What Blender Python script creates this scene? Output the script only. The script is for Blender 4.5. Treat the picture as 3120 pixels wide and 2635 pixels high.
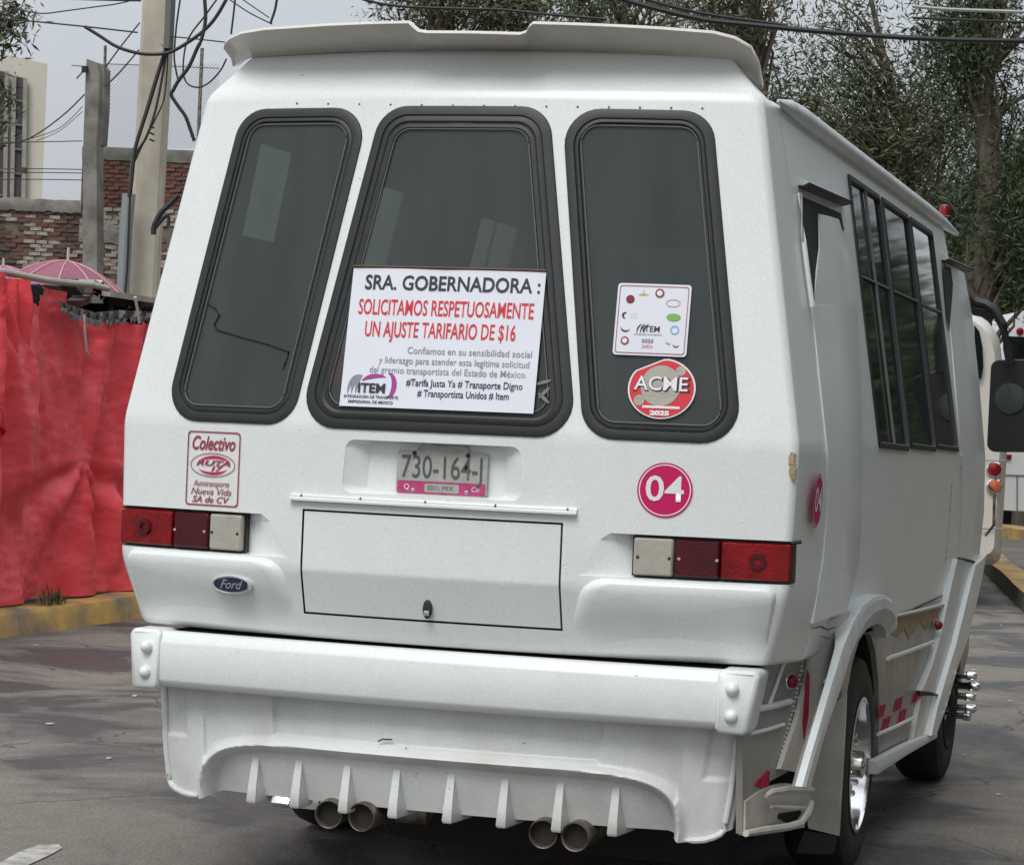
import bpy, bmesh, math, random
import numpy as np
from mathutils import Vector, Matrix, noise
random.seed(7); np.random.seed(7)
for o in list(bpy.data.objects): bpy.data.objects.remove(o)
SC = bpy.context.scene
COL = SC.collection
V = Vector
# ------------------------------------------------------------------ camera
W, H = 3120, 2635                      # pixel size of the photograph
F, YAW, PITCH, ROLL = 7522.0, .29328, -.00313, .04238
CAM = np.array([2.275, -6.839, 1.45])
FW = np.array([-math.sin(YAW)*math.cos(PITCH), math.cos(YAW)*math.cos(PITCH), math.sin(PITCH)])
_r0 = np.array([math.cos(YAW), math.sin(YAW), 0]); _u0 = np.cross(_r0, FW)
RT = math.cos(ROLL)*_r0+math.sin(ROLL)*_u0; UP = -math.sin(ROLL)*_r0+math.cos(ROLL)*_u0
cd = bpy.data.cameras.new('camera'); cam = bpy.data.objects.new('camera', cd); COL.objects.link(cam)
cd.sensor_width = 36; cd.lens = 36*F/W; cd.clip_end = 2000; cd.clip_start = .1
m = Matrix.Identity(4)
for i in range(3): m[i][0], m[i][1], m[i][2], m[i][3] = RT[i], UP[i], -FW[i], CAM[i]
cam.matrix_world = m
SC.camera = cam
SC.render.resolution_x, SC.render.resolution_y = 1024, 864
# ------------------------------------------------------------------ sky and sun (overcast)
SUN_EL, SUN_AZ = math.radians(52), math.radians(188)      # azimuth from +Y clockwise: behind the camera, a little left
wd = bpy.data.worlds.new('World'); SC.world = wd; wd.use_nodes = True
nt = wd.node_tree; nt.nodes.clear()
def N(t, kind, **kw):
    n = t.nodes.new(kind)
    for k, v in kw.items():
        if k in n.inputs: n.inputs[k].default_value = v
        else: setattr(n, k, v)
    return n
sky = N(nt, 'ShaderNodeTexSky', sky_type='NISHITA', sun_disc=False, sun_elevation=SUN_EL, sun_rotation=SUN_AZ, dust_density=4.0)
tc = N(nt, 'ShaderNodeTexCoord'); sep = N(nt, 'ShaderNodeSeparateXYZ'); nt.links.new(tc.outputs['Generated'], sep.inputs[0])
mr = N(nt, 'ShaderNodeMapRange'); nt.links.new(sep.outputs['Z'], mr.inputs['Value'])
mr.inputs['From Min'].default_value = 0; mr.inputs['From Max'].default_value = 1
mr.inputs['To Min'].default_value = 4.2; mr.inputs['To Max'].default_value = 12.0       # overcast: zenith three times the horizon
no = N(nt, 'ShaderNodeTexNoise', Scale=2.2, Detail=5.0, Roughness=.55); nt.links.new(tc.outputs['Generated'], no.inputs['Vector'])
mr2 = N(nt, 'ShaderNodeMapRange'); nt.links.new(no.outputs['Fac'], mr2.inputs['Value'])
mr2.inputs['From Min'].default_value = .3; mr2.inputs['From Max'].default_value = .7; mr2.inputs['To Min'].default_value = .9; mr2.inputs['To Max'].default_value = 1.1
mu = N(nt, 'ShaderNodeMath', operation='MULTIPLY'); nt.links.new(mr.outputs[0], mu.inputs[0]); nt.links.new(mr2.outputs[0], mu.inputs[1])
gc = N(nt, 'ShaderNodeVectorMath', operation='SCALE'); gc.inputs[0].default_value = (.95, 1.0, 1.07); nt.links.new(mu.outputs[0], gc.inputs['Scale'])
mx = N(nt, 'ShaderNodeMix', data_type='RGBA'); mx.inputs['Factor'].default_value = .92
nt.links.new(sky.outputs[0], mx.inputs['A']); nt.links.new(gc.outputs[0], mx.inputs['B'])
bg = N(nt, 'ShaderNodeBackground', Strength=.1); nt.links.new(mx.outputs['Result'], bg.inputs['Color'])
wo = N(nt, 'ShaderNodeOutputWorld'); nt.links.new(bg.outputs[0], wo.inputs[0])
sd = bpy.data.lights.new('sun', 'SUN'); sd.energy = 1.6; sd.angle = math.radians(28); sd.color = (1, .975, .94)
so = bpy.data.objects.new('sun', sd); COL.objects.link(so)
sdir = V((math.sin(SUN_AZ)*math.cos(SUN_EL), math.cos(SUN_AZ)*math.cos(SUN_EL), math.sin(SUN_EL)))
so.rotation_euler = sdir.to_track_quat('Z', 'Y').to_euler()
SC.view_settings.view_transform = 'Standard'; SC.view_settings.look = 'None'; SC.view_settings.gamma = 1
SC.view_settings.exposure = 0.22; SC.view_settings.use_curve_mapping = False
# ------------------------------------------------------------------ rays through photograph points onto real planes
def ray(px, py): return FW+RT*((px-W/2)/F)+UP*((H/2-py)/F)
def rX(px, py, x): q = ray(px, py); return V(CAM+(x-CAM[0])/q[0]*q)
def rY(px, py, y): q = ray(px, py); return V(CAM+(y-CAM[1])/q[1]*q)
def rZ(px, py, z): q = ray(px, py); return V(CAM+(z-CAM[2])/q[2]*q)
def rD(px, py, d): q = ray(px, py); return V(CAM+d*q)
def lerp(t, pts):
    for (a, ya), (b, yb) in zip(pts, pts[1:]):
        if t <= b: return ya+(yb-ya)*(t-a)/(b-a)
    return pts[-1][1]
def sm(a, b, x):
    t = min(1, max(0, (x-a)/(b-a))); return t*t*(3-2*t)
# ------------------------------------------------------------------ materials
def mat(name, col, rough=.6, metal=0, var=.0, vscale=6, col2=None, bump=0, bscale=60, spec=.5, coat=0, stretch=None, island=0, detail=6):
    m = bpy.data.materials.new(name); m.use_nodes = True; t = m.node_tree; b = t.nodes['Principled BSDF']
    b.inputs['Roughness'].default_value = rough; b.inputs['Metallic'].default_value = metal
    b.inputs['Specular IOR Level'].default_value = spec; b.inputs['Coat Weight'].default_value = coat; b.inputs['Coat Roughness'].default_value = .15
    b.inputs['Base Color'].default_value = (*col, 1)
    tc = N(t, 'ShaderNodeTexCoord'); mp = N(t, 'ShaderNodeMapping'); t.links.new(tc.outputs['Object'], mp.inputs[0])
    if stretch: mp.inputs['Scale'].default_value = stretch
    src = None
    if var or col2:
        n = N(t, 'ShaderNodeTexNoise', Scale=vscale, Detail=detail, Roughness=.6); t.links.new(mp.outputs[0], n.inputs['Vector'])
        r = N(t, 'ShaderNodeValToRGB'); t.links.new(n.outputs['Fac'], r.inputs[0])
        c2 = col2 or tuple(c*(1-var) for c in col)
        r.color_ramp.elements[0].position = .35; r.color_ramp.elements[0].color = (*c2, 1)
        r.color_ramp.elements[1].position = .65; r.color_ramp.elements[1].color = (*col, 1)
        src = r.outputs[0]
        t.links.new(src, b.inputs['Base Color'])
    if island:
        g = N(t, 'ShaderNodeNewGeometry'); hs = N(t, 'ShaderNodeHueSaturation')
        mr = N(t, 'ShaderNodeMapRange'); t.links.new(g.outputs['Random Per Island'], mr.inputs[0]); mr.inputs['To Min'].default_value = 1-island; mr.inputs['To Max'].default_value = 1+island
        t.links.new(mr.outputs[0], hs.inputs['Value'])
        if src: t.links.new(src, hs.inputs['Color'])
        else: hs.inputs['Color'].default_value = (*col, 1)
        t.links.new(hs.outputs[0], b.inputs['Base Color'])
    if bump:
        n2 = N(t, 'ShaderNodeTexNoise', Scale=bscale, Detail=6, Roughness=.65); t.links.new(mp.outputs[0], n2.inputs['Vector'])
        bp = N(t, 'ShaderNodeBump', Strength=bump, Distance=.01); t.links.new(n2.outputs['Fac'], bp.inputs['Height']); t.links.new(bp.outputs[0], b.inputs['Normal'])
    return m
def paint(name, col, dirt=.25, dcol=(.33, .30, .25), low=.25):
    """painted bodywork: grime in patches, more of it low down where road spray reaches"""
    m = mat(name, col, rough=.38, bump=.05, bscale=45, coat=.15); t = m.node_tree; b = t.nodes['Principled BSDF']
    tc = N(t, 'ShaderNodeTexCoord'); n = N(t, 'ShaderNodeTexNoise', Scale=2.5, Detail=9, Roughness=.62); t.links.new(tc.outputs['Object'], n.inputs['Vector'])
    mp = N(t, 'ShaderNodeMapping'); mp.inputs['Scale'].default_value = (9, 9, 5); t.links.new(tc.outputs['Object'], mp.inputs[0])
    n2 = N(t, 'ShaderNodeTexNoise', Scale=1, Detail=5); t.links.new(mp.outputs[0], n2.inputs['Vector'])
    sx = N(t, 'ShaderNodeSeparateXYZ'); t.links.new(tc.outputs['Object'], sx.inputs[0])
    hz = N(t, 'ShaderNodeMapRange'); hz.inputs['From Min'].default_value = .2; hz.inputs['From Max'].default_value = .9; hz.inputs['To Min'].default_value = low; hz.inputs['To Max'].default_value = 0; t.links.new(sx.outputs['Z'], hz.inputs[0])
    a = N(t, 'ShaderNodeMath', operation='MULTIPLY'); t.links.new(n.outputs['Fac'], a.inputs[0]); t.links.new(n2.outputs['Fac'], a.inputs[1])
    a2 = N(t, 'ShaderNodeMapRange'); a2.inputs['From Min'].default_value = .2; a2.inputs['From Max'].default_value = .42; a2.inputs['To Min'].default_value = 0; a2.inputs['To Max'].default_value = dirt; t.links.new(a.outputs[0], a2.inputs[0])
    hh = N(t, 'ShaderNodeMath', operation='MULTIPLY'); t.links.new(hz.outputs[0], hh.inputs[0]); t.links.new(n.outputs['Fac'], hh.inputs[1])
    s = N(t, 'ShaderNodeMath', operation='ADD', use_clamp=True); t.links.new(a2.outputs[0], s.inputs[0]); t.links.new(hh.outputs[0], s.inputs[1])
    mx = N(t, 'ShaderNodeMix', data_type='RGBA'); mx.inputs['A'].default_value = (*col, 1); mx.inputs['B'].default_value = (*dcol, 1)
    t.links.new(s.outputs[0], mx.inputs['Factor']); t.links.new(mx.outputs['Result'], b.inputs['Base Color'])
    # fine dust and orange peel
    fg = N(t, 'ShaderNodeTexNoise', Scale=170, Detail=3, Roughness=.7); t.links.new(tc.outputs['Object'], fg.inputs['Vector'])
    fm = N(t, 'ShaderNodeMapRange'); fm.inputs['From Min'].default_value = .3; fm.inputs['From Max'].default_value = .7; fm.inputs['To Min'].default_value = .90; fm.inputs['To Max'].default_value = 1.06; t.links.new(fg.outputs['Fac'], fm.inputs[0])
    sp_ = N(t, 'ShaderNodeTexNoise', Scale=38, Detail=2); t.links.new(tc.outputs['Object'], sp_.inputs['Vector'])
    sq = N(t, 'ShaderNodeMapRange'); sq.inputs['From Min'].default_value = .765; sq.inputs['From Max'].default_value = .79; sq.inputs['To Min'].default_value = 1; sq.inputs['To Max'].default_value = .45; t.links.new(sp_.outputs['Fac'], sq.inputs[0])
    fq = N(t, 'ShaderNodeMath', operation='MULTIPLY'); t.links.new(fm.outputs[0], fq.inputs[0]); t.links.new(sq.outputs[0], fq.inputs[1])
    fv = N(t, 'ShaderNodeVectorMath', operation='SCALE'); t.links.new(mx.outputs['Result'], fv.inputs[0]); t.links.new(fq.outputs[0], fv.inputs['Scale']); t.links.new(fv.outputs[0], b.inputs['Base Color'])
    rr = N(t, 'ShaderNodeMapRange'); rr.inputs['To Min'].default_value = .33; rr.inputs['To Max'].default_value = .7; t.links.new(s.outputs[0], rr.inputs[0]); t.links.new(rr.outputs[0], b.inputs['Roughness'])
    return m
def glass(name, dust, dcol, tint=(.35, .4, .38), streak=.3):
    m = bpy.data.materials.new(name); m.use_nodes = True; t = m.node_tree; t.nodes.clear()
    df = N(t, 'ShaderNodeBsdfDiffuse'); df.inputs[0].default_value = (*dcol, 1)
    tr = N(t, 'ShaderNodeBsdfTransparent'); tr.inputs[0].default_value = (*tint, 1)
    tc = N(t, 'ShaderNodeTexCoord'); mp = N(t, 'ShaderNodeMapping'); mp.inputs['Scale'].default_value = (9, 9, 1.2); t.links.new(tc.outputs['Object'], mp.inputs[0])
    n = N(t, 'ShaderNodeTexNoise', Scale=.8, Detail=5); t.links.new(mp.outputs[0], n.inputs['Vector'])
    mr = N(t, 'ShaderNodeMapRange'); mr.inputs['From Min'].default_value = .3; mr.inputs['From Max'].default_value = .7
    mr.inputs['To Min'].default_value = dust*(1-streak); mr.inputs['To Max'].default_value = min(1, dust*(1+streak)); t.links.new(n.outputs['Fac'], mr.inputs[0])
    a = N(t, 'ShaderNodeMixShader'); t.links.new(mr.outputs[0], a.inputs[0]); t.links.new(tr.outputs[0], a.inputs[1]); t.links.new(df.outputs[0], a.inputs[2])
    gl = N(t, 'ShaderNodeBsdfGlossy'); gl.inputs['Roughness'].default_value = .04
    fr = N(t, 'ShaderNodeFresnel', IOR=1.42)
    b = N(t, 'ShaderNodeMixShader'); t.links.new(fr.outputs[0], b.inputs[0]); t.links.new(a.outputs[0], b.inputs[1]); t.links.new(gl.outputs[0], b.inputs[2])
    o = N(t, 'ShaderNodeOutputMaterial'); t.links.new(b.outputs[0], o.inputs[0])
    return m
M = {}
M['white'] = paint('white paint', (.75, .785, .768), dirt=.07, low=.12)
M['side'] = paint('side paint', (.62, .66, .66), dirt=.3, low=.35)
M['valance'] = paint('valance paint', (.75, .78, .765), dirt=.22, dcol=(.30, .28, .24), low=.45)
M['visor'] = paint('shaded visor paint', (.60, .57, .52), dirt=.3, low=.0)  # beige-grey shade of the down-facing visor is put into this colour
M['dirty'] = paint('dirty white paint', (.68, .655, .60), dirt=.6, low=.5)
M['grey'] = paint('grey grimy panel', (.29, .28, .26), dirt=.5, dcol=(.2, .18, .15), low=.3)
M['rubber'] = mat('rubber', (.018, .02, .021), .5, bump=.06, bscale=90, var=.3, vscale=30)
M['tyre'] = mat('tyre', (.018, .018, .019), .75, bump=.3, bscale=60, col2=(.035, .03, .026), vscale=8)
M['mirrorblack'] = mat('black mirror shell', (.006, .006, .007), .45)
M['black'] = mat('flat black', (.012, .012, .012), .8)
M['interior'] = mat('cabin lining', (.06, .063, .06), .9)
M['glass'] = glass('dusty tinted glass', .76, (.058, .067, .065), (.36, .41, .38), .15)
M['sideglass'] = glass('dark side glass', .75, (.012, .018, .017), (.15, .2, .18))
M['clear'] = glass('clear glass', .12, (.2, .2, .2), (.8, .85, .83))
M['chrome'] = mat('chrome', (.8, .8, .8), .12, 1)
M['steel'] = mat('pipe steel', (.32, .29, .26), .45, .8, col2=(.12, .08, .06), vscale=20)
M['soot'] = mat('sooty steel', (.02, .018, .016), .8)
M['redlens'] = mat('red lens', (.26, .003, .006), .2, spec=.35, coat=.15, var=.5, vscale=18, bump=.3, bscale=120)
M['darkred'] = mat('dark red lens', (.075, .006, .012), .2, spec=.35, coat=.15, var=.3, vscale=20, bump=.25, bscale=140)
M['cream'] = mat('cream lens', (.42, .40, .34), .3, var=.12, vscale=25, bump=.2, bscale=150)
M['paper'] = mat('poster paper', (.72, .74, .80), .45)
M['ink'] = mat('black ink', (.02, .02, .04), .5)
M['redink'] = mat('red ink', (.62, .02, .035), .5)
M['maroon'] = mat('maroon vinyl', (.33, .035, .06), .4)
M['magenta'] = mat('magenta vinyl', (.56, .015, .12), .6, spec=.2)
M['purple'] = mat('purple vinyl', (.36, .04, .26), .4)
M['silver'] = mat('grey vinyl', (.25, .26, .30), .4)
M['blueink'] = mat('navy enamel', (.008, .012, .05), .2, coat=.5)
M['vwhite'] = mat('white vinyl', (.78, .78, .78), .4)
M['gold'] = mat('gold ink', (.6, .4, .1), .5)
M['green'] = mat('green ink', (.2, .42, .1), .5)
M['brown'] = mat('brown ink', (.08, .03, .02), .5)
M['sky'] = mat('light blue ink', (.25, .45, .7), .5)
M['plate'] = mat('plate metal', (.42, .43, .40), .5, col2=(.33, .33, .30), vscale=30)
M['plateink'] = mat('worn plate ink', (.08, .09, .09), .6)
M['pink'] = mat('plate pink band', (.50, .06, .19), .45, var=.3, vscale=60)
M['redsticker'] = mat('red reflector', (.45, .03, .07), .7, spec=.2, var=.4, vscale=30)
M['tan'] = mat('tan exposed primer', (.40, .30, .18), .7, var=.3, vscale=20)
M['seat'] = mat('seat fabric', (.05, .07, .06), .9)
M['yellow'] = mat('yellow kerb paint', (.60, .36, .08), .8, col2=(.16, .14, .11), vscale=2.4, bump=.5, bscale=25, detail=10)
M['concrete'] = mat('concrete', (.36, .34, .29), .85, col2=(.25, .235, .20), vscale=3, bump=.3, bscale=30)
M['polec'] = mat('pole concrete', (.50, .455, .37), .85, col2=(.40, .36, .29), vscale=7, bump=.35, bscale=22, stretch=(1, 1, .5))
M['dconcrete'] = mat('weathered concrete', (.25, .24, .21), .9, col2=(.13, .12, .105), vscale=3.5, bump=.6, bscale=14)
M['mortar'] = mat('mortar', (.17, .145, .12), .95, col2=(.07, .055, .045), vscale=4, bump=.8, bscale=14)
M['plaster'] = mat('grey plaster', (.27, .255, .22), .95, col2=(.14, .13, .11), vscale=3, bump=.8, bscale=12)
for i, (a, b2) in enumerate([((.20, .085, .055), (.11, .055, .04)), ((.17, .08, .058), (.09, .05, .04)), ((.40, .36, .31), (.20, .16, .13)), ((.12, .075, .06), (.055, .04, .035))]):
    M['brick%d' % i] = mat('brick clay %d' % i, a, .95, col2=b2, vscale=9, bump=.6, bscale=25)
M['cable'] = mat('cable', (.02, .02, .02), .6)
M['cablegrey'] = mat('grey cable', (.12, .12, .12), .6)
M['conduit'] = mat('galvanised conduit', (.25, .28, .28), .5, .3)
M['bark'] = mat('bark', (.16, .13, .10), .95, col2=(.07, .055, .04), vscale=6, bump=.8, bscale=12, stretch=(2, 2, .4))
M['leaf0'] = mat('grey green leaves', (.085, .105, .052), .6, island=.6, spec=.3)
M['leaf1'] = mat('dark leaves', (.048, .070, .030), .6, island=.65, spec=.3)
M['leaf2'] = mat('olive leaves', (.085, .092, .048), .6, island=.6, spec=.3)
M['facade'] = mat('cream render', (.56, .53, .46), .9, col2=(.48, .45, .38), vscale=.6, bump=.2, bscale=5, stretch=(1, 1, .3))
M['umb'] = mat('pink umbrella cloth', (.27, .085, .125), .6, var=.2, vscale=5)
M['umb2'] = mat('purple umbrella cloth', (.28, .12, .33), .6)
M['umbrib'] = mat('pale umbrella seam', (.55, .28, .32), .6)
M['fray'] = mat('frayed grey cloth', (.16, .15, .14), .95, col2=(.08, .075, .07), vscale=12)
M['rope'] = mat('pale rope', (.5, .46, .42), .9)
M['tin'] = mat('pale sheet edge', (.45, .42, .36), .7, var=.3, vscale=4)
M['buswhite'] = mat('cream bus paint', (.62, .59, .53), .35, var=.06, vscale=2, coat=.2)
M['vanwhite'] = mat('white van paint', (.75, .76, .76), .35, coat=.2)
M['amber'] = mat('amber lens', (.45, .11, .03), .2, coat=.5)
M['weed'] = mat('weed leaves', (.11, .11, .05), .7, island=.5)
M['dirt'] = mat('litter', (.5, .48, .42), .9)
# ------------------------------------------------------------------ object helpers
def wloc(o):
    p = V((0, 0, 0))
    while o: p += o.location; o = o.parent
    return p
def thing(name, label, cat, loc=(0, 0, 0), group=None):
    o = bpy.data.objects.new(name, None); COL.objects.link(o); o.location = loc; o.empty_display_size = .2
    o['label'] = label; o['category'] = cat
    if group: o['group'] = group
    return o
def tag(o, label=None, cat=None, group=None, kind=None):
    if label: o['label'] = label
    if cat: o['category'] = cat
    if group: o['group'] = group
    if kind: o['kind'] = kind
    return o
def finish(me, smooth, sharp):
    if smooth:
        me.polygons.foreach_set('use_smooth', [True]*len(me.polygons)); me.set_sharp_from_angle(angle=math.radians(sharp))
def obj(name, vs, fs, m, parent=None, smooth=True, sharp=35, label=None, fix=True):
    off = wloc(parent) if parent else V((0, 0, 0))
    me = bpy.data.meshes.new(name); me.from_pydata([tuple(V(v)-off) for v in vs], [], fs); me.update()
    if fix:
        bm = bmesh.new(); bm.from_mesh(me); bmesh.ops.recalc_face_normals(bm, faces=bm.faces); bm.to_mesh(me); bm.free()
    for mm in (m if isinstance(m, (list, tuple)) else [m]): me.materials.append(mm)
    finish(me, smooth, sharp)
    o = bpy.data.objects.new(name, me); COL.objects.link(o)
    if parent: o.parent = parent
    if label: o['label'] = label
    return o
class G:
    """collects geometry for one mesh"""
    def __init__(s): s.v = []; s.f = []
    def add(s, vs, fs):
        n = len(s.v); s.v += [tuple(v) for v in vs]; s.f += [tuple(i+n for i in f) for f in fs]; return s
    def box(s, c, d, R=None, bev=0):
        hx, hy, hz = d[0]/2, d[1]/2, d[2]/2
        if bev:
            bm = bmesh.new(); bmesh.ops.create_cube(bm, size=1); 
            for v in bm.verts: v.co = V((v.co.x*d[0], v.co.y*d[1], v.co.z*d[2]))
            bmesh.ops.bevel(bm, geom=bm.edges[:], offset=bev, segments=2, profile=.7, affect='EDGES')
            vs = [v.co.copy() for v in bm.verts]; bm.verts.index_update(); fs = [[v.index for v in f.verts] for f in bm.faces]; bm.free()
        else:
            vs = [V((x, y, z)) for x in (-hx, hx) for y in (-hy, hy) for z in (-hz, hz)]
            fs = [(0, 1, 3, 2), (4, 6, 7, 5), (0, 4, 5, 1), (2, 3, 7, 6), (0, 2, 6, 4), (1, 5, 7, 3)]
        if R: vs = [R @ v for v in vs]
        return s.add([v+V(c) for v in vs], fs)
    def tube(s, pts, r, n=8, caps=True):
        pts = [V(p) for p in pts]; rs = r if isinstance(r, (list, tuple)) else [r]*len(pts)
        rings = []; up = V((0, 0, 1))
        for i, p in enumerate(pts):
            t = (pts[min(i+1, len(pts)-1)]-pts[max(i-1, 0)]).normalized()
            if abs(t.dot(up)) > .95: a = t.cross(V((0, 1, 0))).normalized()
            else: a = t.cross(up).normalized()
            b = t.cross(a)
            rings.append([p+(a*math.cos(q*2*math.pi/n)+b*math.sin(q*2*math.pi/n))*rs[i] for q in range(n)])
        return s.loft(rings, caps)
    def loft(s, rings, caps=True, closed=True):
        n = len(rings[0]); vs = [v for r in rings for v in r]; fs = []
        for i in range(len(rings)-1):
            for j in range(n if closed else n-1):
                k = (j+1) % n; fs.append((i*n+j, i*n+k, (i+1)*n+k, (i+1)*n+j))
        if caps: fs += [tuple(range(n)), tuple((len(rings)-1)*n+j for j in range(n))]
        return s.add(vs, fs)
    def prism(s, poly, d):
        d = V(d); return s.loft([[V(p) for p in poly], [V(p)+d for p in poly]])
    def lathe(s, c, axis, prof, n=32):
        """prof: list of (along axis, radius)"""
        ax = V(axis).normalized(); a = ax.cross(V((0, 0, 1))); a = a.normalized() if a.length > .1 else V((1, 0, 0)); b = ax.cross(a)
        return s.loft([[V(c)+ax*h+(a*math.cos(q*2*math.pi/n)+b*math.sin(q*2*math.pi/n))*r for q in range(n)] for h, r in prof])
    def to(s, name, m, parent=None, **kw): return obj(name, s.v, s.f, m, parent, **kw)
def rpoly(pts, rad, n=6):
    """rounded polygon; pts are 2D, rad one value or a list"""
    out = []; L = len(pts)
    for i in range(L):
        p = V(pts[i]); a = V(pts[i-1]); b = V(pts[(i+1) % L]); r = rad[i] if isinstance(rad, (list, tuple)) else rad
        u = (a-p).normalized(); w = (b-p).normalized(); ang = u.angle(w); t = r/math.tan(ang/2)
        c = p+(u+w).normalized()*(r/math.sin(ang/2)); s0 = p+u*t-c; s1 = p+w*t-c
        a0 = math.atan2(s0.y, s0.x); a1 = math.atan2(s1.y, s1.x); d = (a1-a0+math.pi) % (2*math.pi)-math.pi
        out += [V((c.x+r*math.cos(a0+d*k/n), c.y+r*math.sin(a0+d*k/n))) for k in range(n+1)]
    return out
def dens(lp, n, k=8):
    """add k points along each straight side of a rounded outline whose corners have n+1 points"""
    out = []
    for i, p in enumerate(lp):
        out.append(p)
        if (i+1) % (n+1) == 0:
            q = lp[(i+1) % len(lp)]; out += [p.lerp(q, (j+1)/(k+1)) for j in range(k)]
    return out
def inset(pts, d):
    """move the sides of a convex polygon inwards by d"""
    L = len(pts); P = [V(p) for p in pts]; cx = sum(p.x for p in P)/L; cy = sum(p.y for p in P)/L; out = []
    def line(a, b):
        t = (b-a).normalized(); nn = V((-t.y, t.x))
        if nn.dot(V((cx, cy))-a) < 0: nn = -nn
        return a+nn*d, t
    for i in range(L):
        p1, t1 = line(P[i-1], P[i]); p2, t2 = line(P[i], P[(i+1) % L])
        det = t1.x*(-t2.y)+t2.x*t1.y; q = p2-p1; k = (q.x*(-t2.y)+t2.x*q.y)/det; out.append(p1+t1*k)
    return out
def apply_mods(o, mods):
    """mods: list of functions adding modifiers; result baked into the mesh"""
    for f in mods: f(o)
    dg = bpy.context.evaluated_depsgraph_get(); dg.update()
    me = bpy.data.meshes.new_from_object(o.evaluated_get(dg)); old = o.data; o.modifiers.clear(); o.data = me; me.name = o.name
    return o
def cut(o, cutters):
    def f(o):
        for c in cutters:
            b = o.modifiers.new('b', 'BOOLEAN'); b.object = c; b.operation = 'DIFFERENCE'; b.solver = 'EXACT'; b.material_mode = 'TRANSFER'
    apply_mods(o, [f])
    for c in cutters: bpy.data.objects.remove(c)
def text(name, s, m, parent, frame, x, z, size, align='CENTER', wide=1, bold=0, shear=0, lift=.0015, width=None, thick=.0004, label=None, space=1):
    """flat lettering lying in a frame (origin, right, up, normal, warp)"""
    c = bpy.data.curves.new(name, 'FONT'); c.body = s; c.size = size; c.align_x = align; c.align_y = 'CENTER'; c.offset = bold*size; c.shear = shear; c.space_character = space
    c.resolution_u = 3
    t = bpy.data.objects.new(name, c); COL.objects.link(t)
    dg = bpy.context.evaluated_depsgraph_get(); dg.update(); me = bpy.data.meshes.new_from_object(t.evaluated_get(dg)); bpy.data.objects.remove(t)
    xs = [v.co.x for v in me.vertices]
    if width and xs: wide = width/(max(xs)-min(xs))
    off = wloc(parent); O, fx, fz, fn, warp = frame
    cx = (max(xs)+min(xs))/2 if (align == 'CENTER' and xs) else 0
    for v in me.vertices:
        a, b = x+(v.co.x-cx)*wide, z+v.co.y
        v.co = (warp(a, b, lift) if warp else O+fx*a+fz*b+fn*lift)-off
    me.materials.append(m); o = bpy.data.objects.new(name, me); COL.objects.link(o); o.parent = parent
    if label: o['label'] = label
    return o
def shape(name, loop, m, parent, frame, lift=.001, hole=None, thick=.0008, label=None):
    """flat filled outline (or ring, with hole = inner loop of equal length) in a frame"""
    O, fx, fz, fn, warp = frame
    P = lambda a, b, l: warp(a, b, l) if warp else O+fx*a+fz*b+fn*l
    n = len(loop)
    if hole: vs = [P(p[0], p[1], lift) for p in loop]+[P(p[0], p[1], lift) for p in hole]; fs = [(i, (i+1) % n, n+(i+1) % n, n+i) for i in range(n)]
    else:
        cx = sum(p[0] for p in loop)/n; cy = sum(p[1] for p in loop)/n; vs = []; K = (1, .66, .33)
        for k in K: vs += [P(cx+(p[0]-cx)*k, cy+(p[1]-cy)*k, lift) for p in loop]
        vs.append(P(cx, cy, lift)); fs = []
        for q in range(len(K)-1): fs += [(q*n+i, q*n+(i+1) % n, (q+1)*n+(i+1) % n, (q+1)*n+i) for i in range(n)]
        fs += [((len(K)-1)*n+i, (len(K)-1)*n+(i+1) % n, len(vs)-1) for i in range(n)]
    return obj(name, vs, fs, m, parent, label=label)
def ell(cx, cy, rx, ry, n=40, a0=0, a1=2*math.pi):
    return [(cx+rx*math.cos(a0+(a1-a0)*i/n), cy+ry*math.sin(a0+(a1-a0)*i/n)) for i in range(n)]
def rrect(x0, z0, x1, z1, r, n=5): return [tuple(p) for p in rpoly([(x0, z0), (x1, z0), (x1, z1), (x0, z1)], r, n)]

#PART2
# ================================================================== THE MINIBUS
REAR = [(.0, .0), (.795, -.03), (1.0, -.10), (1.42, -.10), (2.42, .075), (2.56, .175), (2.64, .40)]
HALF = [(.0, .9), (.795, .970), (1.0, 1.03), (1.10, 1.036), (1.42, 1.042), (2.42, .867), (2.56, .765), (2.64, .60)]
SIDEX = [(.25, 1.03), (.795, 1.038), (1.0, 1.058), (1.42, 1.072), (2.42, .897), (2.56, .42), (2.64, .20)]
SIDEY = [(.795, .30), (1.0, .36), (1.42, .365), (2.42, .26), (2.56, .50), (2.64, .7)]
def RS(x, z): return lerp(z, REAR)+.12*x*x
def rR(px, py, off=0):                       # ray onto the rear surface, off = distance behind it
    y = 0
    for _ in range(20):
        p = rY(px, py, y); y = RS(p.x, p.z)-off
    return rY(px, py, y)
def rS(px, py, off=0):                       # ray onto the right side surface
    z = 1.
    for _ in range(30): p = rX(px, py, lerp(z, SIDEX)+off); z = p.z
    return p
REARF = (None, None, None, None, lambda a, b, l: V((a, RS(a, b)-l, b)))
bus = thing('minibus', 'white fibreglass minibus seen from behind, with three dark rear windows and a poster', 'minibus', (0, 2.3, 0))
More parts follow.
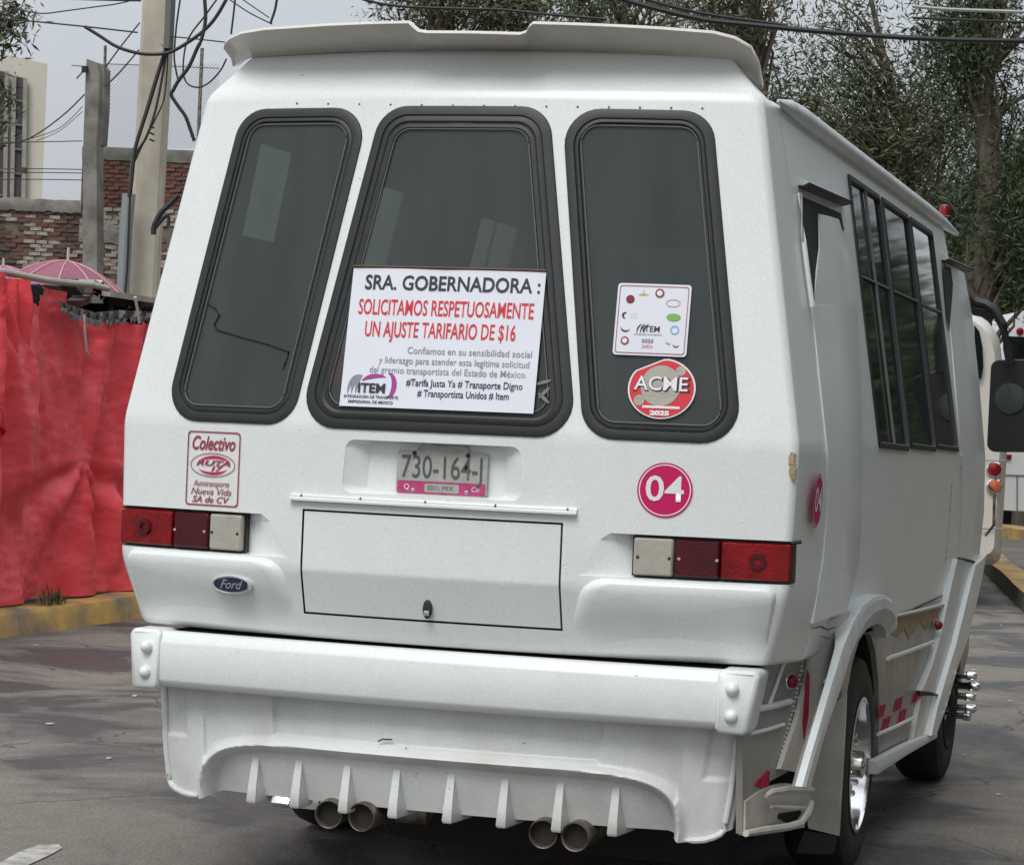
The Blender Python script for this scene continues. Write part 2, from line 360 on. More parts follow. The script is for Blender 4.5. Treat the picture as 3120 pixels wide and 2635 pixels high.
def hull(inn, zs, ny=17):
    rings = []
    for z in zs:
        w = lerp(z, HALF)-inn[0]; X = lerp(z, SIDEX)-inn[0]; Yd = lerp(z, SIDEY); r = []
        for i in range(ny):
            x = -w+2*w*i/(ny-1); r.append(V((x, RS(x, z)+inn[1], z)))
        nose = 4.72-.55*sm(1.42, 2.6, z)
        r += [V((X, Yd+inn[1], z)), V((X, nose-inn[1], z)), V((X*.8, nose+.14-inn[1], z)), V((-X*.8, nose+.14-inn[1], z)), V((-X, nose-inn[1], z)), V((-X, Yd+inn[1], z))]
        rings.append(r)
    return rings
g = G().loft(hull((0, 0), [.795, 1.0, 1.42, 2.42, 2.56, 2.64]))
body = g.to('body', M['white'], bus, smooth=False)
def bev(o):
    b = o.modifiers.new('v', 'BEVEL'); b.width = .022; b.segments = 3; b.limit_method = 'ANGLE'; b.angle_limit = math.radians(7); b.profile = .5
apply_mods(body, [bev])
body.data.materials.append(M['interior'])
inner = G().loft(hull((.04, .09), [.87, 1.0, 1.42, 2.42, 2.52])).to('inner', M['interior'], bus, smooth=False)
# windows: outer corner outlines (x, z)
def line2(x0, z0, x1, z1, z): return x0+(x1-x0)*(z-z0)/(z1-z0)
ZT, ZB = 2.385, 1.425
mid = [(-line2(.272, 2.315, .411, 1.512, ZB), ZB-.008), (line2(.272, 2.315, .411, 1.512, ZB), ZB-.008), (line2(.272, 2.315, .411, 1.512, ZT), ZT-.004), (-line2(.272, 2.315, .411, 1.512, ZT), ZT-.004)]
xi = lambda z: line2(.308, 2.309, .430, 1.513, z)
xo = lambda z: line2(.742, 2.329, .878, 1.499, z)
rw = [(xi(ZB), ZB-.005), (xo(ZB), ZB-.005), (xo(ZT), ZT-.008), (xi(ZT), ZT-.008)]
lw = [(-p[0], p[1]) for p in rw][::-1]
def prism_y(loop, y0, y1, m): return G().loft([[V((p[0], y0, p[1])) for p in loop], [V((p[0], y1, p[1])) for p in loop]]).to('cutter', m, smooth=False)
def prism_x(loop, x0, x1, m): return G().loft([[V((x0, p[0], p[1])) for p in loop], [V((x1, p[0], p[1])) for p in loop]]).to('cutter', m, smooth=False)
cut1 = [inner]
for wdw in (mid, rw, lw): cut1.append(prism_y(rpoly(inset(wdw, .035), .085), -.6, .5, M['black']))
# side windows: (y,z)
swin = []
for a, b in ((1.36, 2.085), (2.135, 2.86), (2.91, 3.62)): swin.append([(a, 1.425), (b, 1.415), (b+.10, 2.345), (a+.10, 2.345)])
for s in (1, -1):
    for wdw in swin: cut1.append(prism_x(inset(wdw, .02), s*.6, s*1.3, M['black']))
cut1.append(prism_x([(.62, 2.03), (.98, 2.03), (.98, 2.34), (.62, 2.34)], -.6, -1.3, M['black']))
cut1.append(prism_y([(-.8, 1.5), (.8, 1.5), (.74, 2.3), (-.74, 2.3)], 3.9, 6, M['black']))           # windscreen
# lamp pockets, plate recess, hatch opening, wheel arches
for s in (1, -1):
    A = [(.435, 1.032), (.50, 1.135), (.53, 1.156), (1.043, 1.156), (1.043, 1.032)]
    B = [(.585, 1.036), (.588, 1.13), (.595, 1.152), (1.040, 1.152), (1.040, 1.036)]
    r = [[V((s*p[0], y, p[1])) for p in A] for y in (-.4, -.16)]+[[V((s*p[0], RS(p[0], 1.1)-.002, p[1])) for p in A]]+[[V((s*p[0], RS(p[0], 1.1)+.05, p[1])) for p in B]]
    cut1.append(G().loft(r).to('cutter', M['white'], smooth=False))
o_, i_ = rpoly([(-.275, 1.232), (.275, 1.232), (.265, 1.388), (-.265, 1.388)], .03), rpoly([(-.212, 1.240), (.212, 1.240), (.20, 1.384), (-.20, 1.384)], .012)
cut1.append(G().loft([[V((p.x, -.3, p.y)) for p in o_], [V((p.x, -.098+.12*p.x**2, p.y)) for p in o_], [V((p.x, -.048, p.y)) for p in i_]]).to('cutter', M['white'], smooth=False))
hz0, hz1, hx = .868, 1.178, .397
cut1.append(prism_y([(-hx, hz0), (hx, hz0), (hx, hz1), (-hx, hz1)], -.4, .012, M['black']))
for y in (1.45, 4.1):
    for s in (1, -1):
        c = G().lathe((s*.7, y, .36), (s, 0, 0), [(0, .46), (.6, .46)], 32).to('cutter', M['black'], smooth=False); cut1.append(c)
cut(body, cut1)
finish(body.data, True, 24)
body.modifiers.new('w', 'WEIGHTED_NORMAL').keep_sharp = True
obj('quarter_pane', [V((-lerp(z, SIDEX)+.01, y, z)) for y, z in ((.6, 2.01), (1.0, 2.01), (1.0, 2.36), (.6, 2.36))], [(0, 1, 2, 3)], M['clear'], bus)
# hatch panel
def grid_panel(name, xs, zs, front, th, m, parent, **kw):
    n = len(xs); vs = [V((x, front(x, z), z)) for z in zs for x in xs]+[V((x, front(x, z)+th, z)) for z in zs for x in xs]; K = n*len(zs); fs = []
    for j in range(len(zs)-1):
        for i in range(n-1):
            q = (j*n+i, j*n+i+1, (j+1)*n+i+1, (j+1)*n+i); fs += [q, tuple(k+K for k in q[::-1])]
    for j in range(len(zs)-1):
        for i in (0, n-1): a, b = j*n+i, (j+1)*n+i; fs.append((a, b, b+K, a+K))
    for i in range(n-1):
        for j in (0, len(zs)-1): a, b = j*n+i, j*n+i+1; fs.append((a, b, b+K, a+K))
    return obj(name, vs, fs, m, parent, **kw)
e = .0062
xs = [-hx+e+(2*hx-2*e)*i/12 for i in range(13)]; zs = [hz0+e, .9, .95, .99, .997, 1.003, 1.01, 1.06, 1.12, hz1-e]
grid_panel('luggage_hatch', xs, zs, lambda x, z: RS(x, z)+.001, .03, M['white'], bus, sharp=20)
hatch = bus.children[-1]
lz = .908; ly = RS(0, lz)
o = G().lathe((0, ly-.001, lz), (0, -1, 0), [(0, .001), (.002, .019), (.007, .019), (.009, .015)], 24)
for k in range(len(o.v)): v = o.v[k]; o.v[k] = (v[0]*.75, v[1], lz+(v[2]-lz)*1.45)
lk = o.to('lock', M['rubber'], hatch)
G().box((0, ly-.014, lz-.010), (.014, .012, .018), bev=.003).to('lock_latch', M['chrome'], lk) if False else G().box((0, ly-.012, lz-.012), (.016, .012, .016), bev=.003).to('latch', M['chrome'], hatch)
# trim strip over the hatch with its rivets
xs = [-.437+.874*i/14 for i in range(15)]
g = G(); prof = [(0, .010), (-.006, .009), (-.008, .004), (-.006, .001), (-.018, -.003), (-.018, -.009), (0, -.011)]
g.loft([[V((x, RS(x, 1.21)+p[0], 1.212+p[1])) for p in prof] for x in xs])
strip = g.to('drip_strip', M['white'], bus, sharp=30)
for x in (-.40, -.21, -.01, .20, .41): G().lathe((x, RS(x, 1.21)-.006, 1.217), (0, -1, 0), [(0, .0045), (.003, .003)], 8).to('rivet', M['steel'], strip)
# rear windows
PROF = [(0, 0), (.002, .005), (.012, .008), (.027, .008), (.030, .004), (.033, .006), (.046, .007), (.050, .003), (.056, .002), (.060, .004), (.065, .004), (.070, -.006)]
def rear_window(wdw, rad, prof, glab):
    loops = []
    for d, h in prof:
        lp = dens(rpoly(inset(wdw, d), max(.02, rad-d*.75), 8), 8); loops.append([V((p.x, RS(p.x, p.y)-h, p.y)) for p in lp])
    fr = G().loft(loops, caps=False).to('window_frame', M['rubber'], bus, sharp=40, label=glab)
    lp = [(p.x, p.y) for p in dens(rpoly(inset(wdw, prof[-2][0]), max(.02, rad-.05), 8), 8)]
    gp = shape('pane', lp, M['glass'], fr, REARF, lift=-.002)
    return fr, gp
P2 = [(0, 0), (.002, .005), (.012, .008), (.027, .007), (.030, .003), (.033, .005), (.040, .005), (.044, .0)]
rear_window(mid, .10, PROF, 'gasket of the middle rear window')
fl, gl_ = rear_window(lw, .10, P2, 'gasket of the left rear window')
rear_window(rw, .10, P2, 'gasket of the right rear window')
# thin inner channel lines that catch the light
for wdw in (lw, rw, mid):
    lp = dens(rpoly(inset(wdw, .070 if wdw is mid else .050), .05, 8), 8); pts = [V((p.x, RS(p.x, p.y)-.004, p.y)) for p in lp]
    # lower half and sides only
    pts = pts[-18:]+pts[:18] if False else pts+[pts[0]]
    G().tube(pts, .0022, 5, caps=False).to('window_channel', M['cablegrey'], bus)
# dangling cable seen in the left window
pts = [rR(*p, off=.0) for p in ((632, 925), (655, 940), (668, 960), (652, 990), (660, 1005), (740, 1028), (820, 1050), (880, 1072), (870, 1105), (861, 1125))]
G().tube(pts, .003, 6).to('loose_wire', M['black'], bus)
# tail lamps
for s in (1, -1):
    t = None
    def lens(x0, x1, z0, z1, m, name, out=0., ring=False):
        xs = [x0+(x1-x0)*i/4 for i in range(5)]; b = .005
        loops = []
        for dx, h in ((0, -.03), (0, -.004-out), (b*.4, .0-out), (b, .003-out)):
            l2 = rpoly([(x0+dx, z0+dx), (x1-dx, z0+dx), (x1-dx, z1-dx), (x0+dx, z1-dx)], .007-dx*.5, 3); loops.append([V((s*p.x, RS(p.x, p.y)-h+.004, p.y)) for p in l2])
        o = G().loft(loops).to(name, m, lamp, sharp=30); return o
    lamp = G().loft([[V((s*p[0], RS(p[0], 1.1)+y, p[1])) for p in [(.592, 1.038), (1.040, 1.038), (1.040, 1.151), (.592, 1.151)]] for y in (.024, .05)]).to('tail_light', M['rubber'], bus, smooth=False)
    lens(.842, 1.034, 1.041, 1.147, M['redlens'], 'brake_lens'); lens(.714, .838, 1.041, 1.147, M['darkred'], 'indicator_lens'); lens(.599, .710, 1.041, 1.147, M['cream'], 'reversing_lens')
    for x, m in ((.612, 'soot'), (.700, 'soot'), (.727, 'cream'), (.832, 'cream')): G().lathe((s*x, RS(x, 1.09)+.003, 1.092), (0, -1, 0), [(0, .0055), (.004, .004), (.0045, .001)], 10).to('screw', M[m], lamp)
    rg = lambda r, y: [V((s*(.945+r*math.cos(q*math.pi/14)), RS(.945, 1.09)-.0045-y+.24*.945*(r*math.cos(q*math.pi/14)), 1.095+r*math.sin(q*math.pi/14))) for q in range(28)]
    for r0_, r1_ in ((.024, .012),):
        G().loft([rg(r0_, 0), rg(r0_*.98, .0012), rg(r1_*1.02, .0012), rg(r1_, 0)], caps=False).to('reflector_ring', M['darkred'], lamp)
    # moulded pad under the lamp
    rings = []
    for d, h in ((0, -.004), (.003, .003), (.012, .017), (.024, .028), (.042, .032)):
        pp = [(.41+d*1.2, .83+d*.55), (.965-d*.2, .83+d*.55), (1.005-d*.25, 1.028-d*.40), (.46+d*1.2, 1.028-d*.40)]
        lp = rpoly(pp, [.07, .05, .03, .085-d*.3], 7)
        rings.append([V((s*p.x, RS(p.x, p.y)-h*.66*sm(.835, .97, p.y), p.y)) for p in lp])
    cx = sum(p.x for p in rings[-1])/len(rings[-1]); 
    last = rings[-1]; c2 = V((s*.70, 0, .93))
    for k in (.7, .35, .02): rings.append([V((c2.x+(p.x-c2.x)*k, 0, c2.z+(p.z-c2.z)*k)) for p in last])
    for r in rings[-3:]:
        for p in r: p.y = RS(p.x, p.z)-.0212*sm(.835, .97, p.z)
    G().loft(rings).to('moulded_pad', M['white'], bus, sharp=60)
# ------------------------------------------------------------------ roof visor
rim_px = [(683, 140, .24), (686, 126, .17), (702, 110, .12), (735, 95, .09), (806, 83, .06), (900, 77, .04), (1000, 70, .02), (1120, 65, .01), (1245, 62, 0), (1262, 78, 0), (1275, 88, 0), (1300, 92, 0), (1440, 93, 0), (1585, 97, 0), (1605, 90, 0), (1612, 75, 0), (1625, 64, 0), (1760, 68, .01), (1880, 73, .03), (2010, 80, .05), (2100, 87, .07), (2175, 93, .09), (2240, 110, .12), (2288, 138, .16), (2312, 185, .20), (2325, 257, .24)]
bot_px = [(709, 205, .26), (718, 198, .26), (730, 190, .26), (748, 180, .25), (830, 172, .22), (910, 167, .21), (1000, 162, .20), (1120, 157, .19), (1245, 154, .18), (1262, 154, .18), (1275, 154, .18), (1300, 153, .18), (1440, 152, .18), (1585, 154, .18), (1605, 154, .18), (1612, 155, .18), (1625, 155, .18), (1760, 160, .19), (1880, 166, .20), (2000, 172, .21), (2080, 177, .22), (2150, 183, .23), (2222, 190, .24), (2250, 208, .25), (2285, 240, .26), (2318, 272, .27)]
A = [rY(*p) for p in rim_px]; B = [rY(*p) for p in bot_px]
rings = []
for i, (a, b) in enumerate(zip(A, B)):
    c = V((b.x*.98, b.y+.10, max(b.z+.02, a.z-.02)))
    tk = .018
    top_in = V((a.x*.985, a.y+tk, a.z-.001)); bk = V((b.x*.985, b.y+.03, b.z+.012))
    mid_ = a.lerp(b, .5); mid_.y += .02; mid_.z -= .004
    rings.append([a+V((0, -.004, -.010)), a+V((0, .003, -.001)), a+V((0, .010, .0)), top_in, (top_in+bk)/2, bk, b, mid_])
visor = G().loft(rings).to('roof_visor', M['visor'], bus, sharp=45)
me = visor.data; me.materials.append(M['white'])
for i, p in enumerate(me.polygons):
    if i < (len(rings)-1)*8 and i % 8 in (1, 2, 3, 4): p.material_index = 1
# ------------------------------------------------------------------ bumper beam and end caps
def byb(x): return -.075+.05*x*x
BP = [(.06, .786), (.032, .787), (.020, .784), (.014, .778), (.002, .757), (.0, .751), (-.001, .70), (.0, .645), (.003, .637), (.013, .626), (.030, .618), (.06, .615)]
def sweep(x0, x1, n, prof, yf, m, name, parent, out=0, endround=0, **kw):
    rings = []
    for i in range(n+1):
        x = x0+(x1-x0)*i/n; rings.append([V((x, yf(x)+p[0]-out, .70+(p[1]-.70)*(1+out*4))) for p in prof])
    return G().loft(rings).to(name, m, parent, **kw)
beam = sweep(-.862, .862, 30, BP, byb, M['white'], 'bumper_beam', bus, sharp=22)
for s in (1, -1):
    rings = []
    ol = [(.852, .790), (.970, .788), (.942, .608), (.852, .610)]
    for d, y in ((.010, -.0085), (.005, -.0075), (.001, -.003), (.0, .006), (0, .12), (.01, .2)):
        lp = rpoly(inset(ol, d), max(.004, .018-d), 5)
        rings.append([V((s*p.x, byb(min(p.x, .9))+y+.03*sm(.93, .97, p.x)+.018*sm(.755, .79, p.y)*(y < .1)+.014*sm(.635, .61, p.y)*(y < .1)-.006, p.y)) for p in lp])
    q_ = rings[0]; c_ = sum(q_, V((0, 0, 0)))/len(q_)
    cap = G().loft(rings).to('bumper_end', M['white'], bus, sharp=50)
    for z in (.737, .661):
        x = .897; G().lathe((s*x, byb(x)-.010, z), (0, -1, 0), [(-.01, .019), (.004, .018), (.010, .014), (.014, .007), (.0155, .001)], 20).to('bolt', M['white'], cap)
# dark slot behind beam top
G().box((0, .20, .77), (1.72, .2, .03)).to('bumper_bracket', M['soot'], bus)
# ------------------------------------------------------------------ lower valance
def gfun(x, z): return (abs(x)/.738)**7+(max(0, (z-.20))/.255)**5-1
def vh(x, z):
    """outward relief of the valance (positive = towards the rear)"""
    e_ = .003; g0 = gfun(x, z); gx = (gfun(x+e_, z)-gfun(x-e_, z))/(2*e_); gz = (gfun(x, z+e_)-gfun(x, z-e_))/(2*e_)
    d = g0/max(.6, math.hypot(gx, gz)); h = 0
    h += .026*math.exp(-((d-.012)/.010)**2)                         # lip
    if d < 0:
        t = sm(0, .018, -d); h -= .020*t
        h -= .042*t*(.5*sm(.46, .29, z)+.5*max(0, min(1, (.46-z)/.17))**2)   # panel tucking under
    rx_, rz_ = abs(x)-.498, abs(z-.555)-.064
    dd = max(rx_, rz_); h -= .022*(1-sm(-.008, .004, dd))*(.45+.55*sm(.49, .60, z))
    px_ = max(abs(abs(x)-.84)-.045, abs(z-.56)-.095); h -= .010*(1-sm(-.008, .006, px_))
    if d > 0 and abs(x) > .73: h += .012*math.sin(max(0, min(1, (.60-z)/.3))*math.pi)
    return h
def vpt(s, t):
    ax = abs(s); sg = 1 if s >= 0 else -1
    zb = .302 if ax < .70 else .302-.022*sm(.70, .76, ax)
    if ax > .78: zb = .280+.05*sm(.78, .93, ax)**1.5
    zt = .625
    z = zb+(zt-zb)*t
    tuck = .014*(1-t)-.030*t                                                # narrower towards the ground
    if ax <= .83:
        x = ax; y = .0+.12*x*x; h = vh(x*sg, z); return V((sg*(x-tuck*x), y-h, z))
    r = .06; L = r*math.pi/2; q = ax-.83
    if q < L: a = q/r; x = .83+r*math.sin(a); y = .0+.12*.83**2+r*(1-math.cos(a)); nn = V((math.sin(a), -math.cos(a), 0))
    else: x = .89-.25*(q-L)*.3; y = .0+.12*.83**2+r+(q-L); nn = V((1, 0, 0))
    rim = .012*math.exp(-(((q-L*.75))/.012)**2)
    p = V((x-tuck*x, y, z))+nn*(vh(.83, z)*(1-min(1, q/L))+rim); p.x *= sg; return p
ns, ntt = 330, 64; smax = .83+.06*math.pi/2+.06
S_ = [-smax+2*smax*i/ns for i in range(ns+1)]
vs = [vpt(s, j/ntt) for j in range(ntt+1) for s in S_]; n1 = ns+1
fs = [(j*n1+i, j*n1+i+1, (j+1)*n1+i+1, (j+1)*n1+i) for j in range(ntt) for i in range(ns)]
K = len(vs); base = [j for j in range(n1)]; vs += [V(vs[i])+V((0, .03, .004)) for i in base]; fs += [(i, K+i, K+i+1, i+1) for i in range(ns)]
vs += [V(vs[i])+V((0, .07, .05)) for i in range(K, K+n1)]; fs += [(K+i, K+n1+i, K+n1+i+1, K+i+1) for i in range(ns)]
val = obj('rear_valance', vs, fs, M['valance'], bus, sharp=60, fix=True)
for s in (1, -1):
    pts = [vpt(s*.875, t) for t in (.93, .8, .65, .5, .35, .2, .1, .03)]+[vpt(s*q, .012) for q in (.865, .845, .82, .79, .765)]
    G().tube([p+V((s*.002, -.004, .002)) for p in pts], [.004]+[.009]*11+[.004], 8).to('valance_rim', M['valance'], val)
for x in (-.57, -.424, -.265, -.107, .062, .225, .388, .55):
    y0 = -.005+.12*x*x
    r = [[V((x-.010, y0+.030, .428)), V((x+.010, y0+.030, .428)), V((x+.010, y0+.13, .428)), V((x-.010, y0+.13, .428))],
         [V((x-.011, y0+.022, .40)), V((x+.011, y0+.022, .40)), V((x+.014, y0+.13, .40)), V((x-.014, y0+.13, .40))],
         [V((x-.014, y0+.008, .33)), V((x+.012, y0+.008, .33)), V((x+.026, y0+.13, .33)), V((x-.022, y0+.13, .33))],
         [V((x-.016, y0+.004, .290)), V((x+.013, y0+.004, .290)), V((x+.036, y0+.13, .292)), V((x-.026, y0+.13, .292))],
         [V((x-.014, y0+.010, .282)), V((x+.011, y0+.010, .282)), V((x+.033, y0+.13, .286)), V((x-.024, y0+.13, .286))]]
    G().loft(r).to('fin', M['valance'], val, sharp=50)
# exhaust tips
for x, lean in ((-.318, -.25), (-.215, .30), (.345, -.12), (.441, .22)):
    c = V((x, .03, .272)); ax = V((lean*.25, 1, .05)).normalized()
    ex = G(); n = 28; a = ax.cross(V((0, 0, 1))).normalized(); b = ax.cross(a)
    ex.loft([[c+ax*h+(a*math.cos(q*2*math.pi/n)+b*math.sin(q*2*math.pi/n))*r for q in range(n)] for h, r in ((.30, .036), (.012, .0375), (0, .0385), (-.002, .041), (.003, .0435), (.03, .0435), (.30, .041))], caps=False)
    tip = ex.to('exhaust_tip', M['steel'], bus, sharp=50)
    G().lathe(c, ax, [(.025, .0375), (.03, .037)], 24).to('sooty_shade_disc', M['soot'], tip)  # dark disc near the mouth stands in for the unlit, sooty bore
g = G().tube([V((-.42, .2, .30)), V((-.30, .35, .30)), V((-.2, .8, .33)), V((.1, 1.6, .35))], .03); g.tube([V((.40, .3, .30)), V((.35, .8, .33)), V((.1, 1.6, .35))], .03); g.to('exhaust_pipe', M['steel'], bus)
G().lathe((-.16, .16, .285), (1, .3, 0), [(0, .01), (.01, .04), (.10, .045), (.12, .02)], 20).to('silencer', M['steel'], bus)
G().box((.22, 1.1, .30), (1.10, 1.2, .36), bev=.10).to('underbody_shade_box', M['soot'], bus)  # invented box, added to keep light out and blacken the underside
# chrome tow bar end below the valance
g = G(); g.box((-.495, .10, .292), (.058, .03, .04), Matrix.Rotation(-.6, 3, 'X'), bev=.006); g.box((-.42, .105, .288), (.09, .02, .035), bev=.006); g.box((-.335, .095, .298), (.06, .03, .035), Matrix.Rotation(-.6, 3, 'X'), bev=.006); g.to('chrome_bar', M['chrome'], bus)
# ------------------------------------------------------------------ underbody and wheels
G().box((0, 2.3, .58), (1.5, 4.2, .40)).to('chassis', M['soot'], bus)  # plain dark box for the chassis, put in to block light underneath
def wheel(x, y, s, rimm='chrome'):
    c = V((x, y, .365)); w = thing('wheel_', '', '')
    bpy.data.objects.remove(w)
    R_ = .365; prof = [(-.20, .20), (-.21, .25), (-.20, .33), (-.17, .36), (-.10, R_), (-.05, R_), (-.012, .352), (0, .325), (.004, .28), (0, .235), (-.01, .222)]
    g = G(); n = 48
    g.loft([[c+V((s*h, r*math.cos(q*2*math.pi/n), r*math.sin(q*2*math.pi/n))) for q in range(n)] for h, r in prof], caps=False)
    ty = g.to('wheel', M['tyre'], bus, sharp=40, label=None)
    # rim: deep chrome dish with hand holes
    rp = [(-.01, .224), (.004, .226), (.006, .215), (-.008, .208), (-.05, .202), (-.075, .19), (-.080, .14), (-.06, .12), (-.045, .085), (-.03, .07), (-.028, .05), (.012, .045), (.02, .03), (.022, .002)]
    g = G(); g.loft([[c+V((s*h, r*math.cos(q*2*math.pi/n), r*math.sin(q*2*math.pi/n))) for q in range(n)] for h, r in rp], caps=False); g.to('rim', M[rimm], ty, sharp=25)
    for k in range(8):
        a = k*math.pi/4; G().lathe(c+V((s*-.045, .097*math.cos(a), .097*math.sin(a))), (s, 0, 0), [(0, .014), (.03, .012), (.035, .004)], 6).to('wheel_nut', M['chrome'], ty)
    for k in range(6):
        a = k*math.pi/3+.3; G().lathe(c+V((s*-.078, .165*math.cos(a), .165*math.sin(a))), (s, 0, 0), [(0, .022), (.003, .020)], 14).to('hand_hole', M['black'], ty)
    return ty
RW = rX(2618, 2331, 1.045); FWc = rX(2897, 2108, 1.055)
for s in (1, -1): wheel(1.045 if s > 0 else -.91, RW.y, s); wheel(s*1.05, FWc.y, s, 'soot')
# projecting chrome hub studs on the front right wheel
g = G()
for px, py in ((2935, 2062), (2935, 2098), (2930, 2140), (2940, 2080), (2928, 2150)):
    p = rY(px, py, FWc.y); 
hubn = None
for dz, l in ((.09, .10), (.045, .115), (.0, .10), (-.05, .105), (-.085, .085)):
    G().lathe((1.06, FWc.y+.02, .365+dz), (1, 0, 0), [(-.03, .014), (l*.55, .015), (l*.6, .019), (l*.9, .019), (l, .012)], 12).to('hub_stud', M['chrome'], bus)
g = None
# ------------------------------------------------------------------ right side lower bodywork
XL = 1.052
def sp(px, py, off=0): return rX(px, py, XL+off)
def side_panel(name, pts, m, off=0, th=.02, parent=bus, **kw):
    P = [sp(*p, off) for p in pts]; return G().prism(P, (-th, 0, 0)).to(name, m, parent, smooth=False, **kw)
# long skirt panel with the wheel arches cut away
top = .83; yw, yf = RW.y, FWc.y
pl = [(.36, .30), (.36, top), (4.6, top), (4.6, .30)]
outl = [V((0, .30, .80)), V((0, 4.60, .82)), V((0, yf+.45, .34)), V((0, yf+.42, .55)), V((0, yf+.2, .74)), V((0, yf, .78)), V((0, yf-.2, .74)), V((0, yf-.43, .55)), V((0, yf-.46, .27))]
outl = [V((XL-.006, .95, .80)), V((XL-.006, 4.60, .82)), V((XL-.006, 4.62, .50))]
for k in range(0, 11): a = math.pi*k/10; outl.append(V((XL-.006, yf+.43*math.cos(a), max(.30, .36+.43*math.sin(a)))))
outl.append(V((XL-.006, yw+.44, .275)))
for k in range(0, 11): a = math.pi*k/10; outl.append(V((XL-.006, yw+.43*math.cos(a), max(.30, .36+.45*math.sin(a)))))
outl.append(V((XL-.006, .97, .40)))
for s in (1, -1):
    pts = [V((s*p.x, p.y, p.z)) for p in outl]; G().prism(pts, (-s*.02, 0, 0)).to('side_skirt', M['grey'], bus, smooth=False)
# wheel housings
for y in (yw, yf):
    for s in (1, -1):
        g = G(); n = 20; ring = lambda r, x: [V((s*x, y+r*math.cos(math.pi*k/n), .34+r*math.sin(math.pi*k/n))) for k in range(n+1)]
        g.loft([ring(.44, 1.03), ring(.44, .72), ring(.05, .72)], caps=False, closed=False); g.to('wheel_housing', M['black'], bus)
# arch flare over the rear wheel: outer and inner outline traced on its own plane, raised 5 cm
fo = [(2444, 2396), (2468, 2310), (2500, 2200), (2535, 2080), (2570, 1970), (2600, 1895), (2630, 1845), (2662, 1820), (2692, 1812), (2716, 1826), (2729, 1856), (2730, 1890)]
fi = [(2480, 2402), (2504, 2310), (2532, 2215), (2575, 2120), (2592, 2060), (2612, 1995), (2637, 1945), (2662, 1915), (2688, 1900), (2706, 1905), (2716, 1922), (2718, 1945)]
rings = []
for a, b in zip(fo, fi):
    A_ = rX(*a, XL+.055); B_ = rX(*b, XL+.055); Mi = A_.lerp(B_, .45)+V((.008, 0, 0)); e1 = A_.lerp(B_, .12)+V((.006, 0, 0)); e2 = A_.lerp(B_, .62)
    rings.append([V((XL+.055-(.02 if a[1] > 2000 else .02+.045*sm(2000, 1860, a[1])), A_.y, A_.z)), A_, e1, Mi, e2+V((-.004, 0, 0)), B_+V((-.02, 0, 0)), V((XL-.01, B_.y, B_.z))])
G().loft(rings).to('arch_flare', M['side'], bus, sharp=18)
# pillar wings (flared fairings by the doors)
def wing(name, L, off, m, sliver=None):
    rings = []
    for a, b in L:
        A_ = rS(*a, .004); B_ = rS(*b, off); w0 = lerp(A_.z, SIDEX)
        rings.append([A_, A_.lerp(B_, .5)+V((.003, 0, 0)), B_, B_+V((-.006, .02, 0)), V((lerp(B_.z, SIDEX)-.01, B_.y+.06, B_.z)), V((w0-.02, A_.y+.02, A_.z))])
    return G().loft(rings).to(name, m, bus, sharp=25)
wA = wing('door_fairing', [((2476, 930), (2612, 930)), ((2496, 1130), (2622, 1130)), ((2523, 1377), (2630, 1377)), ((2522, 1560), (2627, 1560)), ((2510, 1700), (2619, 1700)), ((2476, 1900), (2582, 1859))], .05, M['white'])
# upper half: gap along the rear edge behind the fairing
rings = []
for a, a2, b in (((2439, 602), (2497, 652), (2556, 668)), ((2450, 740), (2499, 755), (2584, 762)), ((2463, 850), (2487, 855), (2602, 855)), ((2476, 930), (2477, 930), (2612, 930))):
    A_ = rS(*a2, .016 if a[1] < 840 else (.010 if a[1] < 900 else .003)); B_ = rS(*b, .05)
    rings.append([A_, A_.lerp(B_, .5)+V((.003, 0, 0)), B_, B_+V((-.006, .02, 0)), V((lerp(B_.z, SIDEX)-.01, B_.y+.06, B_.z)), B_+V((-.02, -.02, 0)), A_+V((-.006, .004, 0))])
G().loft(rings).to('scoop_panel', M['white'], bus, sharp=25)
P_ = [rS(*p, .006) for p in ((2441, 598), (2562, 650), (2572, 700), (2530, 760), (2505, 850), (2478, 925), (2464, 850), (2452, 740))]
G().prism(P_, (-.004, 0, 0)).to('scoop_shade_sheet', M['black'], bus, smooth=False)  # black sheet painting in the shade under the hood and along the gap
G().tube([rS(*p, .012) for p in ((2437, 590), (2449, 740), (2463, 850), (2475, 935))], .008, 6).to('scoop_lip', M['white'], bus)
for q, th in ((((2432, 566), (2456, 560), (2566, 622), (2562, 634), (2440, 582)), 0), (((2868, 793), (2880, 790), (2944, 826), (2941, 836), (2872, 803)), 0)):
    a, b = rS(q[0][0], q[0][1], .0), rS(q[2][0], q[2][1], .0); d = (b-a)
    r = []
    for p in (a, b): r.append([p+V((-.01, 0, .03)), p+V((.030, -.02, .012)), p+V((.034, -.02, .0)), p+V((.0, 0, .0))])
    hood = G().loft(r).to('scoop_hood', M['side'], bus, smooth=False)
    r = []
    for p in (a, b): r.append([p+V((.0, -.002, .001)), p+V((.036, -.024, -.001)), p+V((.037, -.024, .008)), p+V((.0, -.002, -.008))])
    G().loft(r).to('hood_edge', M['rubber'], hood, smooth=False)
